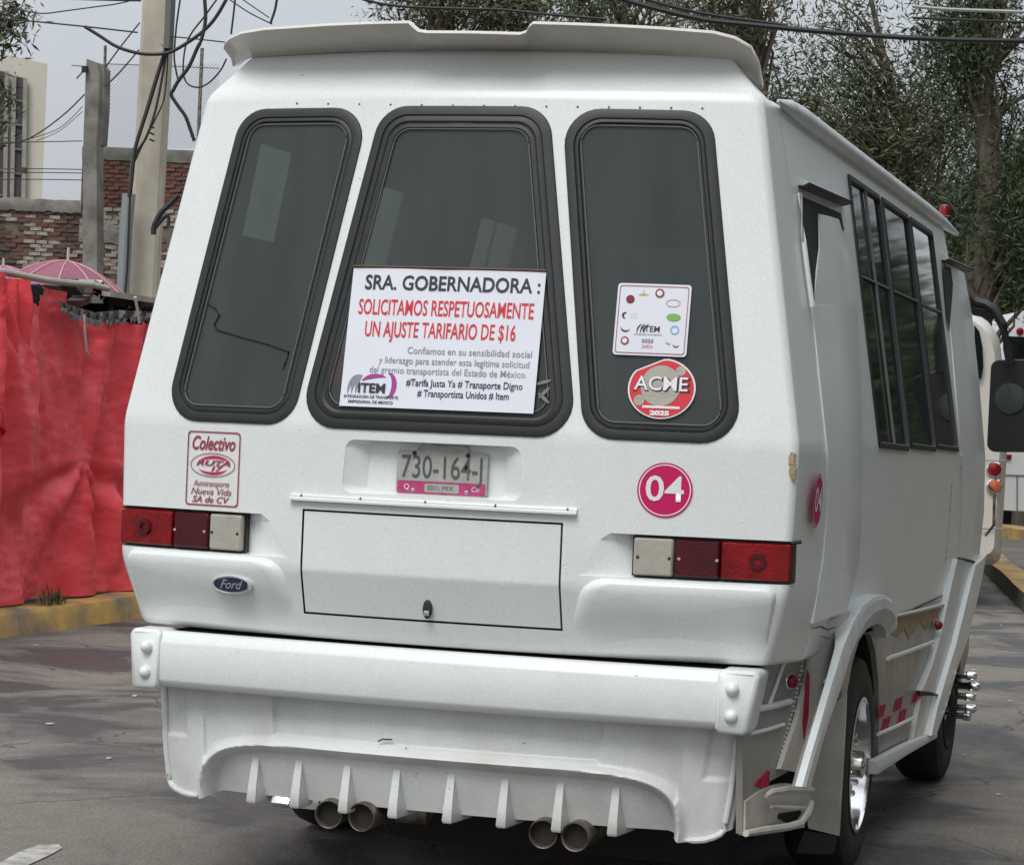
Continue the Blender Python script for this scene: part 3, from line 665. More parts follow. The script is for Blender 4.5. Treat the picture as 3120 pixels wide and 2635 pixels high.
# front fairing B
wing('door_fairing', [((2880, 800), (2938, 832)), ((2893, 950), (2962, 960)), ((2912, 1180), (2985, 1180)), ((2930, 1390), (3002, 1390)), ((2930, 1560), (2998, 1560)), ((2922, 1695), (2982, 1712))], .03, M['white'])
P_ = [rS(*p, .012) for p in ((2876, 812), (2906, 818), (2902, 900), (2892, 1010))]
G().prism(P_, (-.004, 0, 0)).to('scoop_shade_sheet', M['black'], bus, smooth=False)  # black sheet standing for the shaded slot below the front hood
def strip_loft(name, Ls, Rs, m, off, th=.03, par=bus, **kw):
    rings = []
    for a, b in zip(Ls, Rs):
        A_ = sp(*a, off); B_ = sp(*b, off); rings.append([A_, A_.lerp(B_, .5)+V((.004, 0, 0)), B_, B_-V((th, 0, 0)), A_-V((th, 0, 0))])
    return G().loft(rings).to(name, m, par, sharp=25, **kw)
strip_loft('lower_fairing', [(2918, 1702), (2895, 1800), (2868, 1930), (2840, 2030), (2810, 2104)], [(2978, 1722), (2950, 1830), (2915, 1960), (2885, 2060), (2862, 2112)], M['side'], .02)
strip_loft('skirt_edge_flare', [(2972, 1722), (2946, 1830), (2914, 1960), (2884, 2060), (2858, 2150), (2838, 2240)], [(3006, 1690), (2985, 1800), (2948, 1950), (2916, 2040), (2885, 2150), (2854, 2236)], M['white'], .045)
strip_loft('sill_corner', [(2808, 2120), (2796, 2180), (2780, 2262)], [(2858, 2112), (2850, 2180), (2842, 2236)], M['dirty'], .012)
strip_loft('sill_flange', [(2672, 2318), (2760, 2270), (2852, 2228)], [(2673, 2358), (2762, 2300), (2855, 2246)], M['white'], .03)
for a, b, r in (((2730, 1875), (2882, 1837), .006), ((2705, 2005), (2842, 1955), .0085), ((2676, 2236), (2782, 2186), .007), ((2568, 1922), (2602, 1918), .006), ((2516, 2076), (2546, 2068), .008)):
    off = .004 if a[0] > 2450 else -.075
    G().tube([sp(*a, off), sp((a[0]+b[0])/2, (a[1]+b[1])/2+1.5, off+.003), sp(*b, off)], r, 8).to('rub_strip', M['white'], bus)
# rear corner below the body: a slanting plane from the bumper end out to the arch
C0, C1 = V((.925, .10, 0)), V((1.030, .60, 0)); CN = V((C1.y-C0.y, -(C1.x-C0.x), 0)).normalized()
def cp(px, py, off=0):
    q = V(ray(px, py)); o0 = C0+CN*off; c = V(CAM); return c+q*((o0-c).dot(CN)/q.dot(CN))
def corner_piece(name, pts, m, off=0, th=.02, parent=bus, **kw): return G().prism([cp(*p, off) for p in pts], CN*-th).to(name, m, parent, smooth=False, **kw)
corner_piece('corner_panel', [(2300, 2040), (2385, 2010), (2450, 1976), (2478, 1900), (2500, 1905), (2500, 2040), (2440, 2240), (2400, 2350), (2345, 2380), (2330, 2430), (2262, 2540), (2262, 2280), (2262, 2215)], M['grey'], 0, .02)
corner_piece('corner_fairing', [(2478, 1912), (2590, 1862), (2576, 1960), (2540, 2110), (2505, 2240), (2462, 2378), (2432, 2352), (2378, 2342), (2430, 2190), (2468, 2040)], M['dirty'], .016, .014)
corner_piece('corner_fairing_strip', [(2486, 2290), (2500, 2180), (2512, 2120), (2545, 1990), (2560, 1990), (2540, 2090), (2505, 2240), (2470, 2385), (2448, 2380)], M['grey'], .022, .01)
corner_piece('red_stripe', [(2462, 2040), (2468, 2060), (2464, 2180), (2451, 2252), (2447, 2200), (2455, 2100)], M['redsticker'], .019, .004)
corner_piece('red_stripe', [(2300, 2390), (2340, 2346), (2347, 2350), (2342, 2392), (2326, 2402)], M['redsticker'], .004, .004)
g = G()
for i in range(26):
    t = i/25; px, py = 2447+(2365-2447)*t+6*math.sin(t*3), 2002+(2340-2002)*t
    for dx in (0, 7)[:1+(i % 3 == 0)]: g.lathe(cp(px+dx, py, 0), CN, [(0, .004), (.003, .002)], 6)
tag(g.to('rivets', M['white'], bus), kind='stuff')
for a_, b_, r in (((2298, 2161), (2407, 2136), .010), ((2286, 2234), (2388, 2206), .006), ((2343, 2148), (2387, 2022), .006), ((2387, 2000), (2448, 1978), .005)):
    G().tube([cp(*a_, .004), cp((a_[0]+b_[0])/2, (a_[1]+b_[1])/2+2, .006), cp(*b_, .004)], r, 8).to('rub_strip', M['white'], bus)
for pf_, px, py in ((cp, 2406, 2074), (sp, 2852, 1903)):
    c = pf_(px, py, .002); b = G().lathe(c, (1, -.4, 0), [(-.01, .026), (.004, .026), (.010, .020), (.012, .004)], 16).to('marker_lamp', M['chrome'], bus)
    G().lathe(c+V((.006, -.008, 0)), (1, -.4, 0), [(0, .021), (.012, .018), (.02, .010), (.022, .001)], 14).to('marker_lens', M['redlens'], b)
# mudguard face and step
P_ = [rY(*p, yw-.455) for p in ((2578, 2112), (2575, 2200), (2568, 2330), (2556, 2545), (2462, 2522), (2455, 2410), (2480, 2290), (2522, 2160))]
G().prism(P_, (0, .02, 0)).to('mudguard', M['dirty'], bus, smooth=False)
P_ = [rY(*p, yw-.45) for p in ((2452, 2530), (2550, 2545), (2541, 2598), (2500, 2602), (2425, 2596), (2440, 2560))]
G().prism(P_, (0, .006, 0)).to('mud_flap', M['rubber'], bus, smooth=False)
stp = G()
def ribbon(pts, w, z0=None):
    P = [sp(*p) for p in pts]; return P
stepb = corner_piece('step_well', [(2330, 2400), (2400, 2385), (2476, 2398), (2466, 2450), (2450, 2520), (2270, 2545), (2272, 2440)], M['dirty'], .006, .02)
P_ = [cp(*p, .03) for p in ((2334, 2424), (2350, 2412), (2400, 2404), (2474, 2406))]
G().tube(P_, [.006, .010, .012, .010], 8).to('step_edge', M['dirty'], stepb)
P_ = [cp(*p, .03) for p in ((2350, 2457), (2400, 2460), (2452, 2461))]
G().tube(P_, [.005, .008, .006], 8).to('step_edge', M['dirty'], stepb)
P_ = [cp(*p, .03) for p in ((2272, 2538), (2330, 2528), (2400, 2518), (2436, 2508), (2462, 2470), (2472, 2440))]
G().tube(P_, [.010, .012, .012, .013, .014, .010], 8).to('step_edge', M['dirty'], stepb)
corner_piece('step_hole', [(2375, 2478), (2440, 2468), (2448, 2500), (2400, 2506), (2372, 2492)], M['black'], .010, .004, parent=stepb)
# red checker squares and worn stripe on the skirt
for q in (((2674, 2152), (2700, 2144), (2692, 2182), (2676, 2188)), ((2730, 2132), (2752, 2120), (2744, 2158), (2722, 2168)), ((2786, 2112), (2806, 2098), (2802, 2132), (2778, 2142)),
          ((2694, 2190), (2716, 2180), (2706, 2218), (2686, 2228)), ((2744, 2166), (2764, 2156), (2756, 2194), (2734, 2204))):
    side_panel('checker_patch', q, M['redsticker'], -.003, .002)
side_panel('worn_stripe', [(2728, 1882), (2880, 1848), (2876, 1892), (2858, 1912), (2838, 1892), (2822, 1920), (2805, 1895), (2770, 1948), (2756, 1912), (2736, 1942), (2716, 1930)], M['tan'], -.003, .002)
# ------------------------------------------------------------------ side windows with frames and panes
for s in (1, -1):
    for wdw in swin:
        lp = []
        for d, h in ((0, .0), (.0, .006), (.018, .008), (.022, -.004)):
            q = rpoly(inset(wdw, d), .02, 3); lp.append([V((s*(lerp(p.y, SIDEX)+h), p.x, p.y)) for p in q])
        fr = G().loft(lp, caps=False).to('side_window_frame', M['rubber'], bus)
        q = inset(wdw, .018); c = [V((s*(lerp(p.y, SIDEX)-.004), p.x, p.y)) for p in q]
        obj('side_pane', c, [(0, 1, 2, 3)], M['sideglass' if s > 0 else 'clear'], fr, smooth=False)
        m0 = (q[0]+q[1])/2; m1 = (q[2]+q[3])/2
        if wdw is swin[0] or s < 0:
            G().tube([V((s*(lerp(m0.y, SIDEX)+.003), m0.x, m0.y)), V((s*(lerp(m1.y, SIDEX)+.003), m1.x, m1.y))], .006, 6).to('sliding_bar', M['cablegrey'], fr)
        zz = 2.0; G().tube([V((s*(lerp(zz, SIDEX)+.003), wdw[0][0]+.09, zz)), V((s*(lerp(zz, SIDEX)+.003), wdw[1][0]+.04, zz))], .004, 6).to('window_rail', M['cablegrey'], fr)
q = [(-.8, 1.5), (.8, 1.5), (.74, 2.3), (-.74, 2.3)]
obj('windscreen', [V((x, 4.85-.55*sm(1.42, 2.6, z), z)) for x, z in q], [(0, 1, 2, 3)], M['glass'], bus)
# cabin: two rows of seats and a handrail
for y in (.75, 1.5, 2.3, 3.0):
    for x in (-.62, .62):
        st = G().box((x, y, 1.25), (.62, .12, .62), bev=.05).to('seat', M['seat'], bus); G().box((x, y+.25, 1.0), (.62, .45, .12), bev=.04).to('cushion', M['seat'], st)
# gutter rail along the roof edge
rings = []
for t in np.linspace(0, 1, 14):
    a = rX(2366+(2918-2366)*t, 332+(716-332)*t, .905)
    rings.append(V((lerp(a.z, SIDEX)+.008, a.y, 2.415)))
G().loft([[p+V((a_*k, 0, b_*k)) for a_, b_ in ((-.03, .040), (-.004, .044), (.014, .028), (.018, .0), (.010, -.014), (.0, -.018), (-.03, -.01))] for p, k in zip(rings, [.15, .8]+[1]*10+[.9, .3])]).to('roof_gutter', M['side'], bus, sharp=50)
c = rings[-2]+V((.0, .0, .07)); G().lathe(c, (0, 0, 1), [(-.03, .024), (0, .024), (.014, .019), (.02, .006)], 16).to('roof_marker', M['redlens'], bus)
# mirror on its arm
mc = rY(3098, 1236, 4.9); mw = .13; mh = .222
lp = rpoly([(-mw, -mh), (mw, -mh*.96), (mw*1.0, mh), (-mw*.98, mh*.95)], .04)
g = G(); g.loft([[mc+V((p.x*k, d, p.y*k)) for p in lp] for k, d in ((.98, -.012), (1, 0), (1, .03), (.9, .06))]); mir = g.to('side_mirror', M['mirrorblack'], bus)
G().lathe(mc+V((-.03, -.013, .03)), (0, -1, 0), [(0, .075), (.008, .07), (.014, .05), (.016, .01)], 24).to('convex_mirror', M['glass'], mir)
pts = [rY(*p, 4.8) for p in ((2960, 905), (2975, 920), (3000, 925), (3030, 945), (3055, 990), (3070, 1060), (3080, 1110))]
g = G().tube(pts, .022, 8); g.tube([p+V((0, .03, -.03)) for p in pts[:4]], .035, 8); g.to('mirror_arm', M['mirrorblack'], bus)
pts = [rY(*p, 4.75) for p in ((3012, 1478), (3030, 1500), (3028, 1600), (3002, 1632))]
G().tube(pts, .007, 6).to('door_handle', M['steel'], bus)
# cracks and nicks in the paint
for path, r in ((((2470, 1915), (2500, 1908), (2520, 1918), (2550, 1908)), .004), (((2500, 1936), (2525, 1946), (2548, 1940)), .003)):
    G().tube([rS(*p, .03) for p in path], [r*.3]+[r]*(len(path)-2)+[r*.3], 5).to('paint_crack', M['brown'], bus)
G().tube([rS(*p, .03) for p in ((2918, 1700), (2945, 1706), (2980, 1716))], .004, 5).to('paint_crack', M['black'], bus)
G().tube([sp(*p, .03) for p in ((2805, 2110), (2830, 2115), (2862, 2117))], .004, 5).to('paint_crack', M['soot'], bus)
def vtube(name, path, r, m=M['steel'], off=-.02):
    G().tube([rR(*p, off=off) for p in path], r, 5).to(name, m, bus)
# pale chips and nicks round the gaskets, screws above the windows
for px, py, r in ((2243, 904, .006), (2244, 950, .005), (2236, 1045, .004), (2166, 620, .006), (1255, 352, .004), (1282, 350, .005), (1330, 352, .004), (1520, 345, .004), (1735, 368, .004), (1825, 356, .004), (886, 1215, .005), (1750, 1010, .003), (985, 1285, .003)):
    G().lathe(rR(px, py, -.008), (0, -1, 0), [(0, r), (.001, r*.9), (.0015, r*.3)], 7).to('paint_chip', M['cream'], bus)
for px in range(905, 2150, 95): G().lathe(rR(px, 316+(px-900)*.012, 0), (0, -1, 0), [(0, .0035), (.002, .003)], 8).to('screw', M['steel'], bus)
for path, r in ((((2355, 1830), (2362, 1838), (2372, 1846)), .003), (((2412, 1655), (2428, 1652), (2442, 1650)), .006)): G().tube([rR(*p, off=-.004) for p in path], r, 5).to('scratch', M['soot'], bus)
# chipped corner at sill height
g = G()
for i in range(7):
    p = rR(2416+random.uniform(-4, 6), 1385+i*11, 0); g.box(p+V((.0, -.001, 0)), (.010+.01*random.random(), .012, .014), Matrix.Rotation(random.random()*3, 3, 'Y'))
g.to('chipped_paint', M['tan'], bus)

# ================================================================== STICKERS AND LETTERING
def frame_at(lift): return (None, None, None, None, lambda a, b, l: V((a, RS(a, b)-lift-l, b)))
F0 = frame_at(.0015)
GF = frame_at(.004)
# poster in the middle window
pz0, pz1, px0, px1 = 1.484, 1.892, -.292, .298
post = grid_panel('poster', list(np.linspace(px0, px1, 21)), list(np.linspace(pz0, pz1, 15)), lambda x, z: RS(x, z)-.0125+.0008*math.sin(x*31)*math.sin(z*23), .0012, M['paper'], bus, label='white protest poster taped across the middle rear window')
G().tube([V((x, RS(x, pz1)-.014, pz1+.004)) for x in (px0, 0, px1)], .004, 5).to('tape', M['brown'], post)
def T(s, x, z, size, m, par=post, **kw): return text('lettering', s, M[m], par, kw.pop('frame', GF), x, z, size, lift=kw.pop('lift', .0102), **kw)
T('SRA. GOBERNADORA :', .018, 1.848, .060, 'ink', bold=.020, width=.535)
T('SOLICITAMOS RESPETUOSAMENTE', .005, 1.775, .064, 'redink', bold=.012, width=.535)
T('UN AJUSTE TARIFARIO DE $16', -.005, 1.710, .064, 'redink', bold=.012, width=.46)
T('Confiamos en su sensibilidad social', .280, 1.652, .028, 'silver', align='RIGHT', bold=.004, wide=.95)
T('y liderazgo para atender esta legítima solicitud', .275, 1.622, .028, 'silver', align='RIGHT', bold=.004, wide=.87)
T('del gremio transportista del Estado de México.', .270, 1.593, .028, 'silver', align='RIGHT', bold=.004, wide=.90)
T('#Tarifa Justa Ya # Transporte Digno', .085, 1.559, .029, 'blueink', bold=.012, width=.35)
T('# Transportista Unidos # Item', .085, 1.529, .029, 'blueink', bold=.012, width=.275)
def sweepband(name, pts, w, m, par, fr, lift):
    lo = []
    for i, p in enumerate(pts):
        a = V(pts[max(0, i-1)]); b = V(pts[min(len(pts)-1, i+1)]); t = (b-a).normalized(); nn = V((-t.y, t.x)); ww = w*math.sin(math.pi*min(1, (i+.6)/len(pts)))
        lo.append((V(p)+nn*ww/2, V(p)-nn*ww/2))
    vs = [fr[4](q.x, q.y, lift) for l in lo for q in l]; fs = [(2*i, 2*i+1, 2*i+3, 2*i+2) for i in range(len(lo)-1)]
    return obj(name, vs, fs, M[m], par)
arc = lambda cx, cz, rx, rz, a0, a1, n=12: [(cx+rx*math.cos(math.radians(a0+(a1-a0)*i/n)), cz+rz*math.sin(math.radians(a0+(a1-a0)*i/n))) for i in range(n+1)]
for rx, cx in ((.034, -.236), (.026, -.232), (.019, -.226)): sweepband('emblem_arc', arc(cx, 1.522, rx, .055, 180, 95), .010, 'silver', post, GF, .010)
sweepband('emblem_arc', arc(-.18, 1.545, .055, .030, 150, 60), .014, 'purple', post, GF, .010)
sweepband('emblem_arc', arc(-.146, 1.548, .020, .035, 95, -95), .016, 'purple', post, GF, .010)
T('ITEM', -.195, 1.538, .038, 'ink', bold=.03, width=.085, lift=.0115)
T('INTEGRADORA DE TRANSPORTE', -.195, 1.513, .012, 'ink', bold=.02, width=.17); T('EMPRESARIAL DE MEXICO', -.195, 1.498, .012, 'ink', bold=.02, width=.14)
# small pale decal beside the poster
for x, z, a in ((.322, 1.545, .8), (.322, 1.530, -.7), (.318, 1.575, .3)):
    c, s_ = math.cos(a), math.sin(a); shape('pale_decal', [(x+u*c-v*s_, z+u*s_+v*c) for u, v in ell(0, 0, .022, .005, 14)], M['plaster'], bus, GF, .003)
# association sticker in the right window
st = shape('association_sticker', rrect(.508, 1.662, .716, 1.868, .010), M['paper'], bus, GF, .003, label='square white sticker with small round emblems in the right rear window')
lo = rrect(.514, 1.668, .710, 1.862, .008); li = rrect(.516, 1.670, .708, 1.860, .007); shape('border', lo, M['maroon'], st, GF, .0045, hole=li)
for x, z, r, m in ((.546, 1.822, .012, 'brown'), (.628, 1.842, .013, 'maroon'), (.540, 1.703, .012, 'maroon')):
    shape('emblem_disc', ell(x, z, r, r, 20), M[m], st, GF, .0045); shape('emblem_centre', ell(x, z, r*.62, r*.62, 16), M['paper' if m != 'brown' else 'redsticker'], st, GF, .0055)
shape('emblem_oval', ell(.672, 1.774, .020, .011, 24), M['green'], st, GF, .0045)
shape('emblem_oval', ell(.668, 1.814, .020, .011, 24), M['pink'], st, GF, .0045, hole=ell(.668, 1.814, .0185, .0095, 24))
shape('emblem_ring', ell(.678, 1.738, .013, .013, 20), M['sky'], st, GF, .0045, hole=ell(.678, 1.738, .009, .009, 20))
shape('emblem_star', [(.577, 1.834), (.60, 1.837), (.583, 1.840), (.583, 1.852), (.579, 1.840), (.566, 1.836)], M['gold'], st, GF, .0045)
sweepband('emblem_arc', arc(.540, 1.742, .014, .012, 180, 330), .005, 'brown', st, GF, .0045)
sweepband('emblem_arc', arc(.685, 1.700, .010, .010, 200, 330), .004, 'maroon', st, GF, .0045); sweepband('emblem_arc', arc(.665, 1.708, .010, .010, 200, 300), .004, 'green', st, GF, .0045)
sweepband('emblem_arc', arc(.536, 1.775, .007, .008, 60, 280), .006, 'ink', st, GF, .0045)
for k in range(3): text('lettering', '———', M['silver'], st, GF, .560, 1.781-.006*k, .008, lift=.0045, width=.022)
for k in range(3): sweepband('emblem_arc', arc(.592+.010*k, 1.728, .020, .026, 185, 110), .004, 'ink', st, GF, .0045)
T('ITEM', .612, 1.738, .024, 'ink', par=st, lift=.0047, bold=.01, width=.048); T('INTEGRADORA DE TRANSPORTE', .604, 1.722, .006, 'ink', par=st, lift=.0047, width=.08)
T('2025', .604, 1.704, .014, 'silver', par=st, lift=.0047, bold=.03, width=.034); T('2HD3', .604, 1.688, .013, 'redink', par=st, lift=.0047, width=.030)
# round red sticker
ac = (.655, 1.570); lp = ell(ac[0], ac[1], .095, .086, 40)
cutlp = [(x, min(z, ac[1]+.066+(x-ac[0]+.04)*.45)) if x < ac[0]+.02 else (x, z) for x, z in lp]
asn = shape('round_sticker', cutlp, M['vwhite'], bus, GF, .003, label='round red sticker lettered ACME at the foot of the right rear window')
shape('red_disc', [(ac[0]+(x-ac[0])*.95, ac[1]+(z-ac[1])*.95) for x, z in cutlp], M['redink'], asn, GF, .0045)
shape('pale_ball', ell(ac[0]-.003, ac[1]+.008, .056, .058, 32), M['cream'], asn, GF, .0055); shape('pale_ball', ell(ac[0]+.050, ac[1]+.052, .014, .014, 16), M['cream'], asn, GF, .0055); shape('pale_ball', ell(ac[0]-.060, ac[1]-.035, .015, .016, 16), M['cream'], asn, GF, .0055)
T('ACME', ac[0], ac[1]+.010, .056, 'ink', par=asn, lift=.0065, bold=.035, width=.160); T('ACME', ac[0]-.002, ac[1]+.012, .056, 'vwhite', par=asn, lift=.0072, bold=.008, width=.150)
T('TRANSPORTES', ac[0]+.003, ac[1]-.054, .016, 'vwhite', par=asn, lift=.0065, bold=.05, width=.11) if False else T('·················', ac[0]+.003, ac[1]-.054, .030, 'vwhite', par=asn, lift=.0065, bold=.08, width=.105)
T('2025', ac[0], ac[1]-.070, .017, 'vwhite', par=asn, lift=.0065, bold=.06, width=.055)
# 04 roundel
def roundel(fr, cx, cz, r, par, lab=None):
    d = shape('number_roundel', ell(cx, cz, r, r, 48), M['magenta'], par, fr, .001, label=lab)
    shape('white_ring', ell(cx, cz, r*.94, r*.94, 48), M['vwhite'], d, fr, .0018, hole=ell(cx, cz, r*.90, r*.90, 48))
    text('number', '04', M['vwhite'], d, fr, cx, cz, r*1.30, bold=.012, width=r*1.38, lift=.0030); return d
roundel(F0, .681, 1.284, .0775, bus, 'magenta 04 roundel on the rear panel')
SF = (None, None, None, None, lambda a, b, l: V((lerp(b, SIDEX)+l+.0005, a, b)))
roundel(SF, .235, 1.268, .078, bus, 'magenta 04 roundel on the rear side corner')
# route sticker
cs = shape('route_sticker', rrect(-.797, 1.170, -.613, 1.392, .012), M['maroon'], bus, F0, .001, hole=rrect(-.793, 1.174, -.617, 1.388, .010), label='maroon framed route sticker left of the plate')
fC = F0
T('Colectivo', -.705, 1.355, .058, 'maroon', par=cs, frame=fC, lift=.001, shear=.30, bold=.018, width=.150)
shape('oval_ring', ell(-.706, 1.292, .078, .036, 40), M['maroon'], cs, fC, .001, hole=ell(-.706, 1.292, .0755, .0335, 40))
sweepband('swoosh', arc(-.700, 1.290, .060, .026, 155, 25), .008, 'magenta', cs, fC, .001); sweepband('swoosh', arc(-.706, 1.294, .058, .027, 215, 330), .008, 'magenta', cs, fC, .001)
T('RUTA', -.704, 1.297, .022, 'maroon', par=cs, frame=fC, lift=.001, shear=.3, bold=.03, width=.12); T('17', -.690, 1.281, .022, 'maroon', par=cs, frame=fC, lift=.001, shear=.3, bold=.03, width=.040)
T('Autotransporte', -.708, 1.236, .026, 'maroon', par=cs, frame=fC, lift=.001, shear=.30, bold=.004, width=.125); T('Nueva Vida', -.708, 1.212, .028, 'maroon', par=cs, frame=fC, lift=.001, shear=.30, bold=.004, width=.140); T('SA de CV', -.708, 1.188, .027, 'maroon', par=cs, frame=fC, lift=.001, shear=.30, bold=.014, width=.130)
# side lettering
T('ALCALDIA', 3.50, 1.20, .05, 'maroon', par=bus, frame=SF, width=.06) if False else None
for k, ch in enumerate('RUTA·17·04'):
    text('side_lettering', ch, M['magenta'], bus, SF, 3.50, 1.275-.034*k, .036, bold=.04, lift=.001)
# number plate
yp = -.060
pf = (V((.022, -.062, 1.300)), V((1, 0, 0)), V((0, 0, 1)), V((0, -1, 0)), None)
pl = G().loft([[pf[0]+V((p[0], d, p[1])) for p in rrect(-.138, -.064, .138, .064, .012)] for d in (.006, 0, -.002)]).to('licence_plate', M['plate'], bus, smooth=False)
for v in pl.data.vertices: v.co.y += .0
shape('plate_band', rrect(-.134, -.060, .134, -.024, .006), M['pink'], pl, pf, .0030)
shape('plate_badge', rrect(-.05, -.055, .055, -.030, .004), M['plate'], pl, pf, .0038)
text('plate_number', '730-164-J', M['plateink'], pl, pf, 0, .014, .094, width=.246, lift=.0035, bold=.004)
text('plate_state', 'EDO. MEX.', M['plateink'], pl, pf, 0, -.043, .018, width=.08, lift=.0045)
text('plate_mark', 'Q', M['vwhite'], pl, pf, -.105, -.042, .022, lift=.0045); text('plate_mark', 'Co', M['vwhite'], pl, pf, .105, -.042, .020, lift=.0045)
for x in (-.085, .078): 
    for z in (-.051, .056): G().lathe(pf[0]+V((x, -.002, z)), (0, -1, 0), [(0, .007), (.003, .006), (.004, .002)], 10).to('screw', M['chrome' if z < 0 else 'soot'], pl)
pk = G().loft([[V((.018+p[0], d, 1.362+p[1])) for p in rpoly([(-.085, .002), (.090, .002), (.065, .024), (.02, .016), (-.02, .020), (-.05, .026)], .004, 2)] for d in (-.057, -.060)]).to('old_plate', M['plate'], bus, smooth=False)
# oval emblem on the left pad
ox, oz = -.618, .941; oy = RS(ox, .962)-.023
em = G(); lp = ell(ox, oz, .067, .027, 40); em.loft([[V((ox+(x-ox)*k, oy-d+.12*(x*x-ox*ox), oz+(z-oz)*k)) for x, z in lp] for k, d in ((1, -.006), (1, .002), (.96, .006), (.90, .006), (.88, .003))]); emb = em.to('oval_badge', M['chrome'], bus, label='blue oval badge with script lettering')
EF = (None, None, None, None, lambda a, b, l: V((a, oy+.12*(a*a-ox*ox)-l, b)))
shape('badge_field', ell(ox, oz, .059, .0215, 40), M['blueink'], emb, EF, .004)
text('badge_lettering', 'Ford', M['chrome'], emb, EF, ox, oz, .038, shear=.35, width=.075, lift=.005, bold=.004)
# small damage on valance lip
for path in (((1152, 2258), (1165, 2251), (1195, 2252)), ((1140, 2290), (1152, 2285), (1155, 2275)), ((1238, 2278), (1236, 2290)), ((1234, 2298), (1240, 2306))):
    G().tube([rY(*p, .0) for p in path], .0022, 5).to('hairline_crack', M['soot'], bus)
# ================================================================== GROUND, KERBS
def ground_mat():
    m = bpy.data.materials.new('worn asphalt'); m.use_nodes = True; t = m.node_tree; b = t.nodes['Principled BSDF']
    tc = N(t, 'ShaderNodeTexCoord'); mp = N(t, 'ShaderNodeMapping'); t.links.new(tc.outputs['Object'], mp.inputs[0]); P = mp.outputs[0]
    n1 = N(t, 'ShaderNodeTexNoise', Scale=.9, Detail=9, Roughness=.62, Distortion=.6); t.links.new(P, n1.inputs['Vector'])
    n2 = N(t, 'ShaderNodeTexNoise', Scale=75, Detail=5, Roughness=.75); t.links.new(P, n2.inputs['Vector'])
    n4 = N(t, 'ShaderNodeTexNoise', Scale=9, Detail=8, Roughness=.7); t.links.new(P, n4.inputs['Vector'])
    r = N(t, 'ShaderNodeValToRGB'); t.links.new(n1.outputs['Fac'], r.inputs[0]); e = r.color_ramp.elements
    e[0].position = .43; e[0].color = (.05, .049, .048, 1); e[1].position = .55; e[1].color = (.19, .17, .143, 1)
    a = e.new(.48); a.color = (.125, .116, .104, 1)
    mm = N(t, 'ShaderNodeMix', data_type='RGBA', blend_type='MULTIPLY'); mm.inputs['Factor'].default_value = .55
    r2 = N(t, 'ShaderNodeMapRange'); r2.inputs['From Min'].default_value = .3; r2.inputs['From Max'].default_value = .7; r2.inputs['To Min'].default_value = .72; r2.inputs['To Max'].default_value = 1.25; t.links.new(n4.outputs['Fac'], r2.inputs[0])
    t.links.new(r.outputs[0], mm.inputs['A']); t.links.new(r2.outputs[0], mm.inputs['B'])
    # cracks: edges of distorted cells, broken up by noise
    nw = N(t, 'ShaderNodeTexNoise', Scale=2.5, Detail=6); t.links.new(P, nw.inputs['Vector'])
    ad = N(t, 'ShaderNodeVectorMath', operation='MULTIPLY_ADD'); t.links.new(nw.outputs['Color'], ad.inputs[0]); ad.inputs[1].default_value = (.6, .6, .6); t.links.new(P, ad.inputs[2])
    vo = N(t, 'ShaderNodeTexVoronoi', feature='DISTANCE_TO_EDGE', Scale=.6); t.links.new(ad.outputs[0], vo.inputs['Vector'])
    vo2 = N(t, 'ShaderNodeTexVoronoi', feature='DISTANCE_TO_EDGE', Scale=6); t.links.new(ad.outputs[0], vo2.inputs['Vector'])
    c1 = N(t, 'ShaderNodeMapRange'); c1.inputs['From Max'].default_value = .007; t.links.new(vo.outputs['Distance'], c1.inputs[0])
    c2 = N(t, 'ShaderNodeMapRange'); c2.inputs['From Max'].default_value = .03; t.links.new(vo2.outputs['Distance'], c2.inputs[0])
    ms = N(t, 'ShaderNodeMapRange'); ms.inputs['From Min'].default_value = .36; ms.inputs['From Max'].default_value = .42; t.links.new(n1.outputs['Fac'], ms.inputs[0])
    c3 = N(t, 'ShaderNodeMath', operation='MAXIMUM'); t.links.new(c2.outputs[0], c3.inputs[0]); t.links.new(ms.outputs[0], c3.inputs[1])
    cc = N(t, 'ShaderNodeMath', operation='MULTIPLY'); t.links.new(c1.outputs[0], cc.inputs[0]); t.links.new(c3.outputs[0], cc.inputs[1])
    mk = N(t, 'ShaderNodeMix', data_type='RGBA'); mk.inputs['A'].default_value = (.05, .045, .04, 1); t.links.new(mm.outputs['Result'], mk.inputs['B']); t.links.new(cc.outputs[0], mk.inputs['Factor'])
    # grit
    g = N(t, 'ShaderNodeMix', data_type='RGBA', blend_type='MULTIPLY'); g.inputs['Factor'].default_value = .5; r3 = N(t, 'ShaderNodeMapRange'); r3.inputs['From Min'].default_value = .35; r3.inputs['From Max'].default_value = .65; r3.inputs['To Min'].default_value = .15; r3.inputs['To Max'].default_value = 1.85
    t.links.new(n2.outputs['Fac'], r3.inputs[0]); t.links.new(mk.outputs['Result'], g.inputs['A']); t.links.new(r3.outputs[0], g.inputs['B']); t.links.new(g.outputs['Result'], b.inputs['Base Color'])
    rr = N(t, 'ShaderNodeMapRange'); rr.inputs['From Min'].default_value = .38; rr.inputs['From Max'].default_value = .5; rr.inputs['To Min'].default_value = .42; rr.inputs['To Max'].default_value = .8; t.links.new(n1.outputs['Fac'], rr.inputs[0]); t.links.new(rr.outputs[0], b.inputs['Roughness'])
    s1 = N(t, 'ShaderNodeMath', operation='ADD'); t.links.new(n2.outputs['Fac'], s1.inputs[0]); t.links.new(cc.outputs[0], s1.inputs[1])
    s2 = N(t, 'ShaderNodeMath', operation='MULTIPLY_ADD'); t.links.new(n4.outputs['Fac'], s2.inputs[0]); s2.inputs[1].default_value = 1.5; t.links.new(s1.outputs[0], s2.inputs[2])
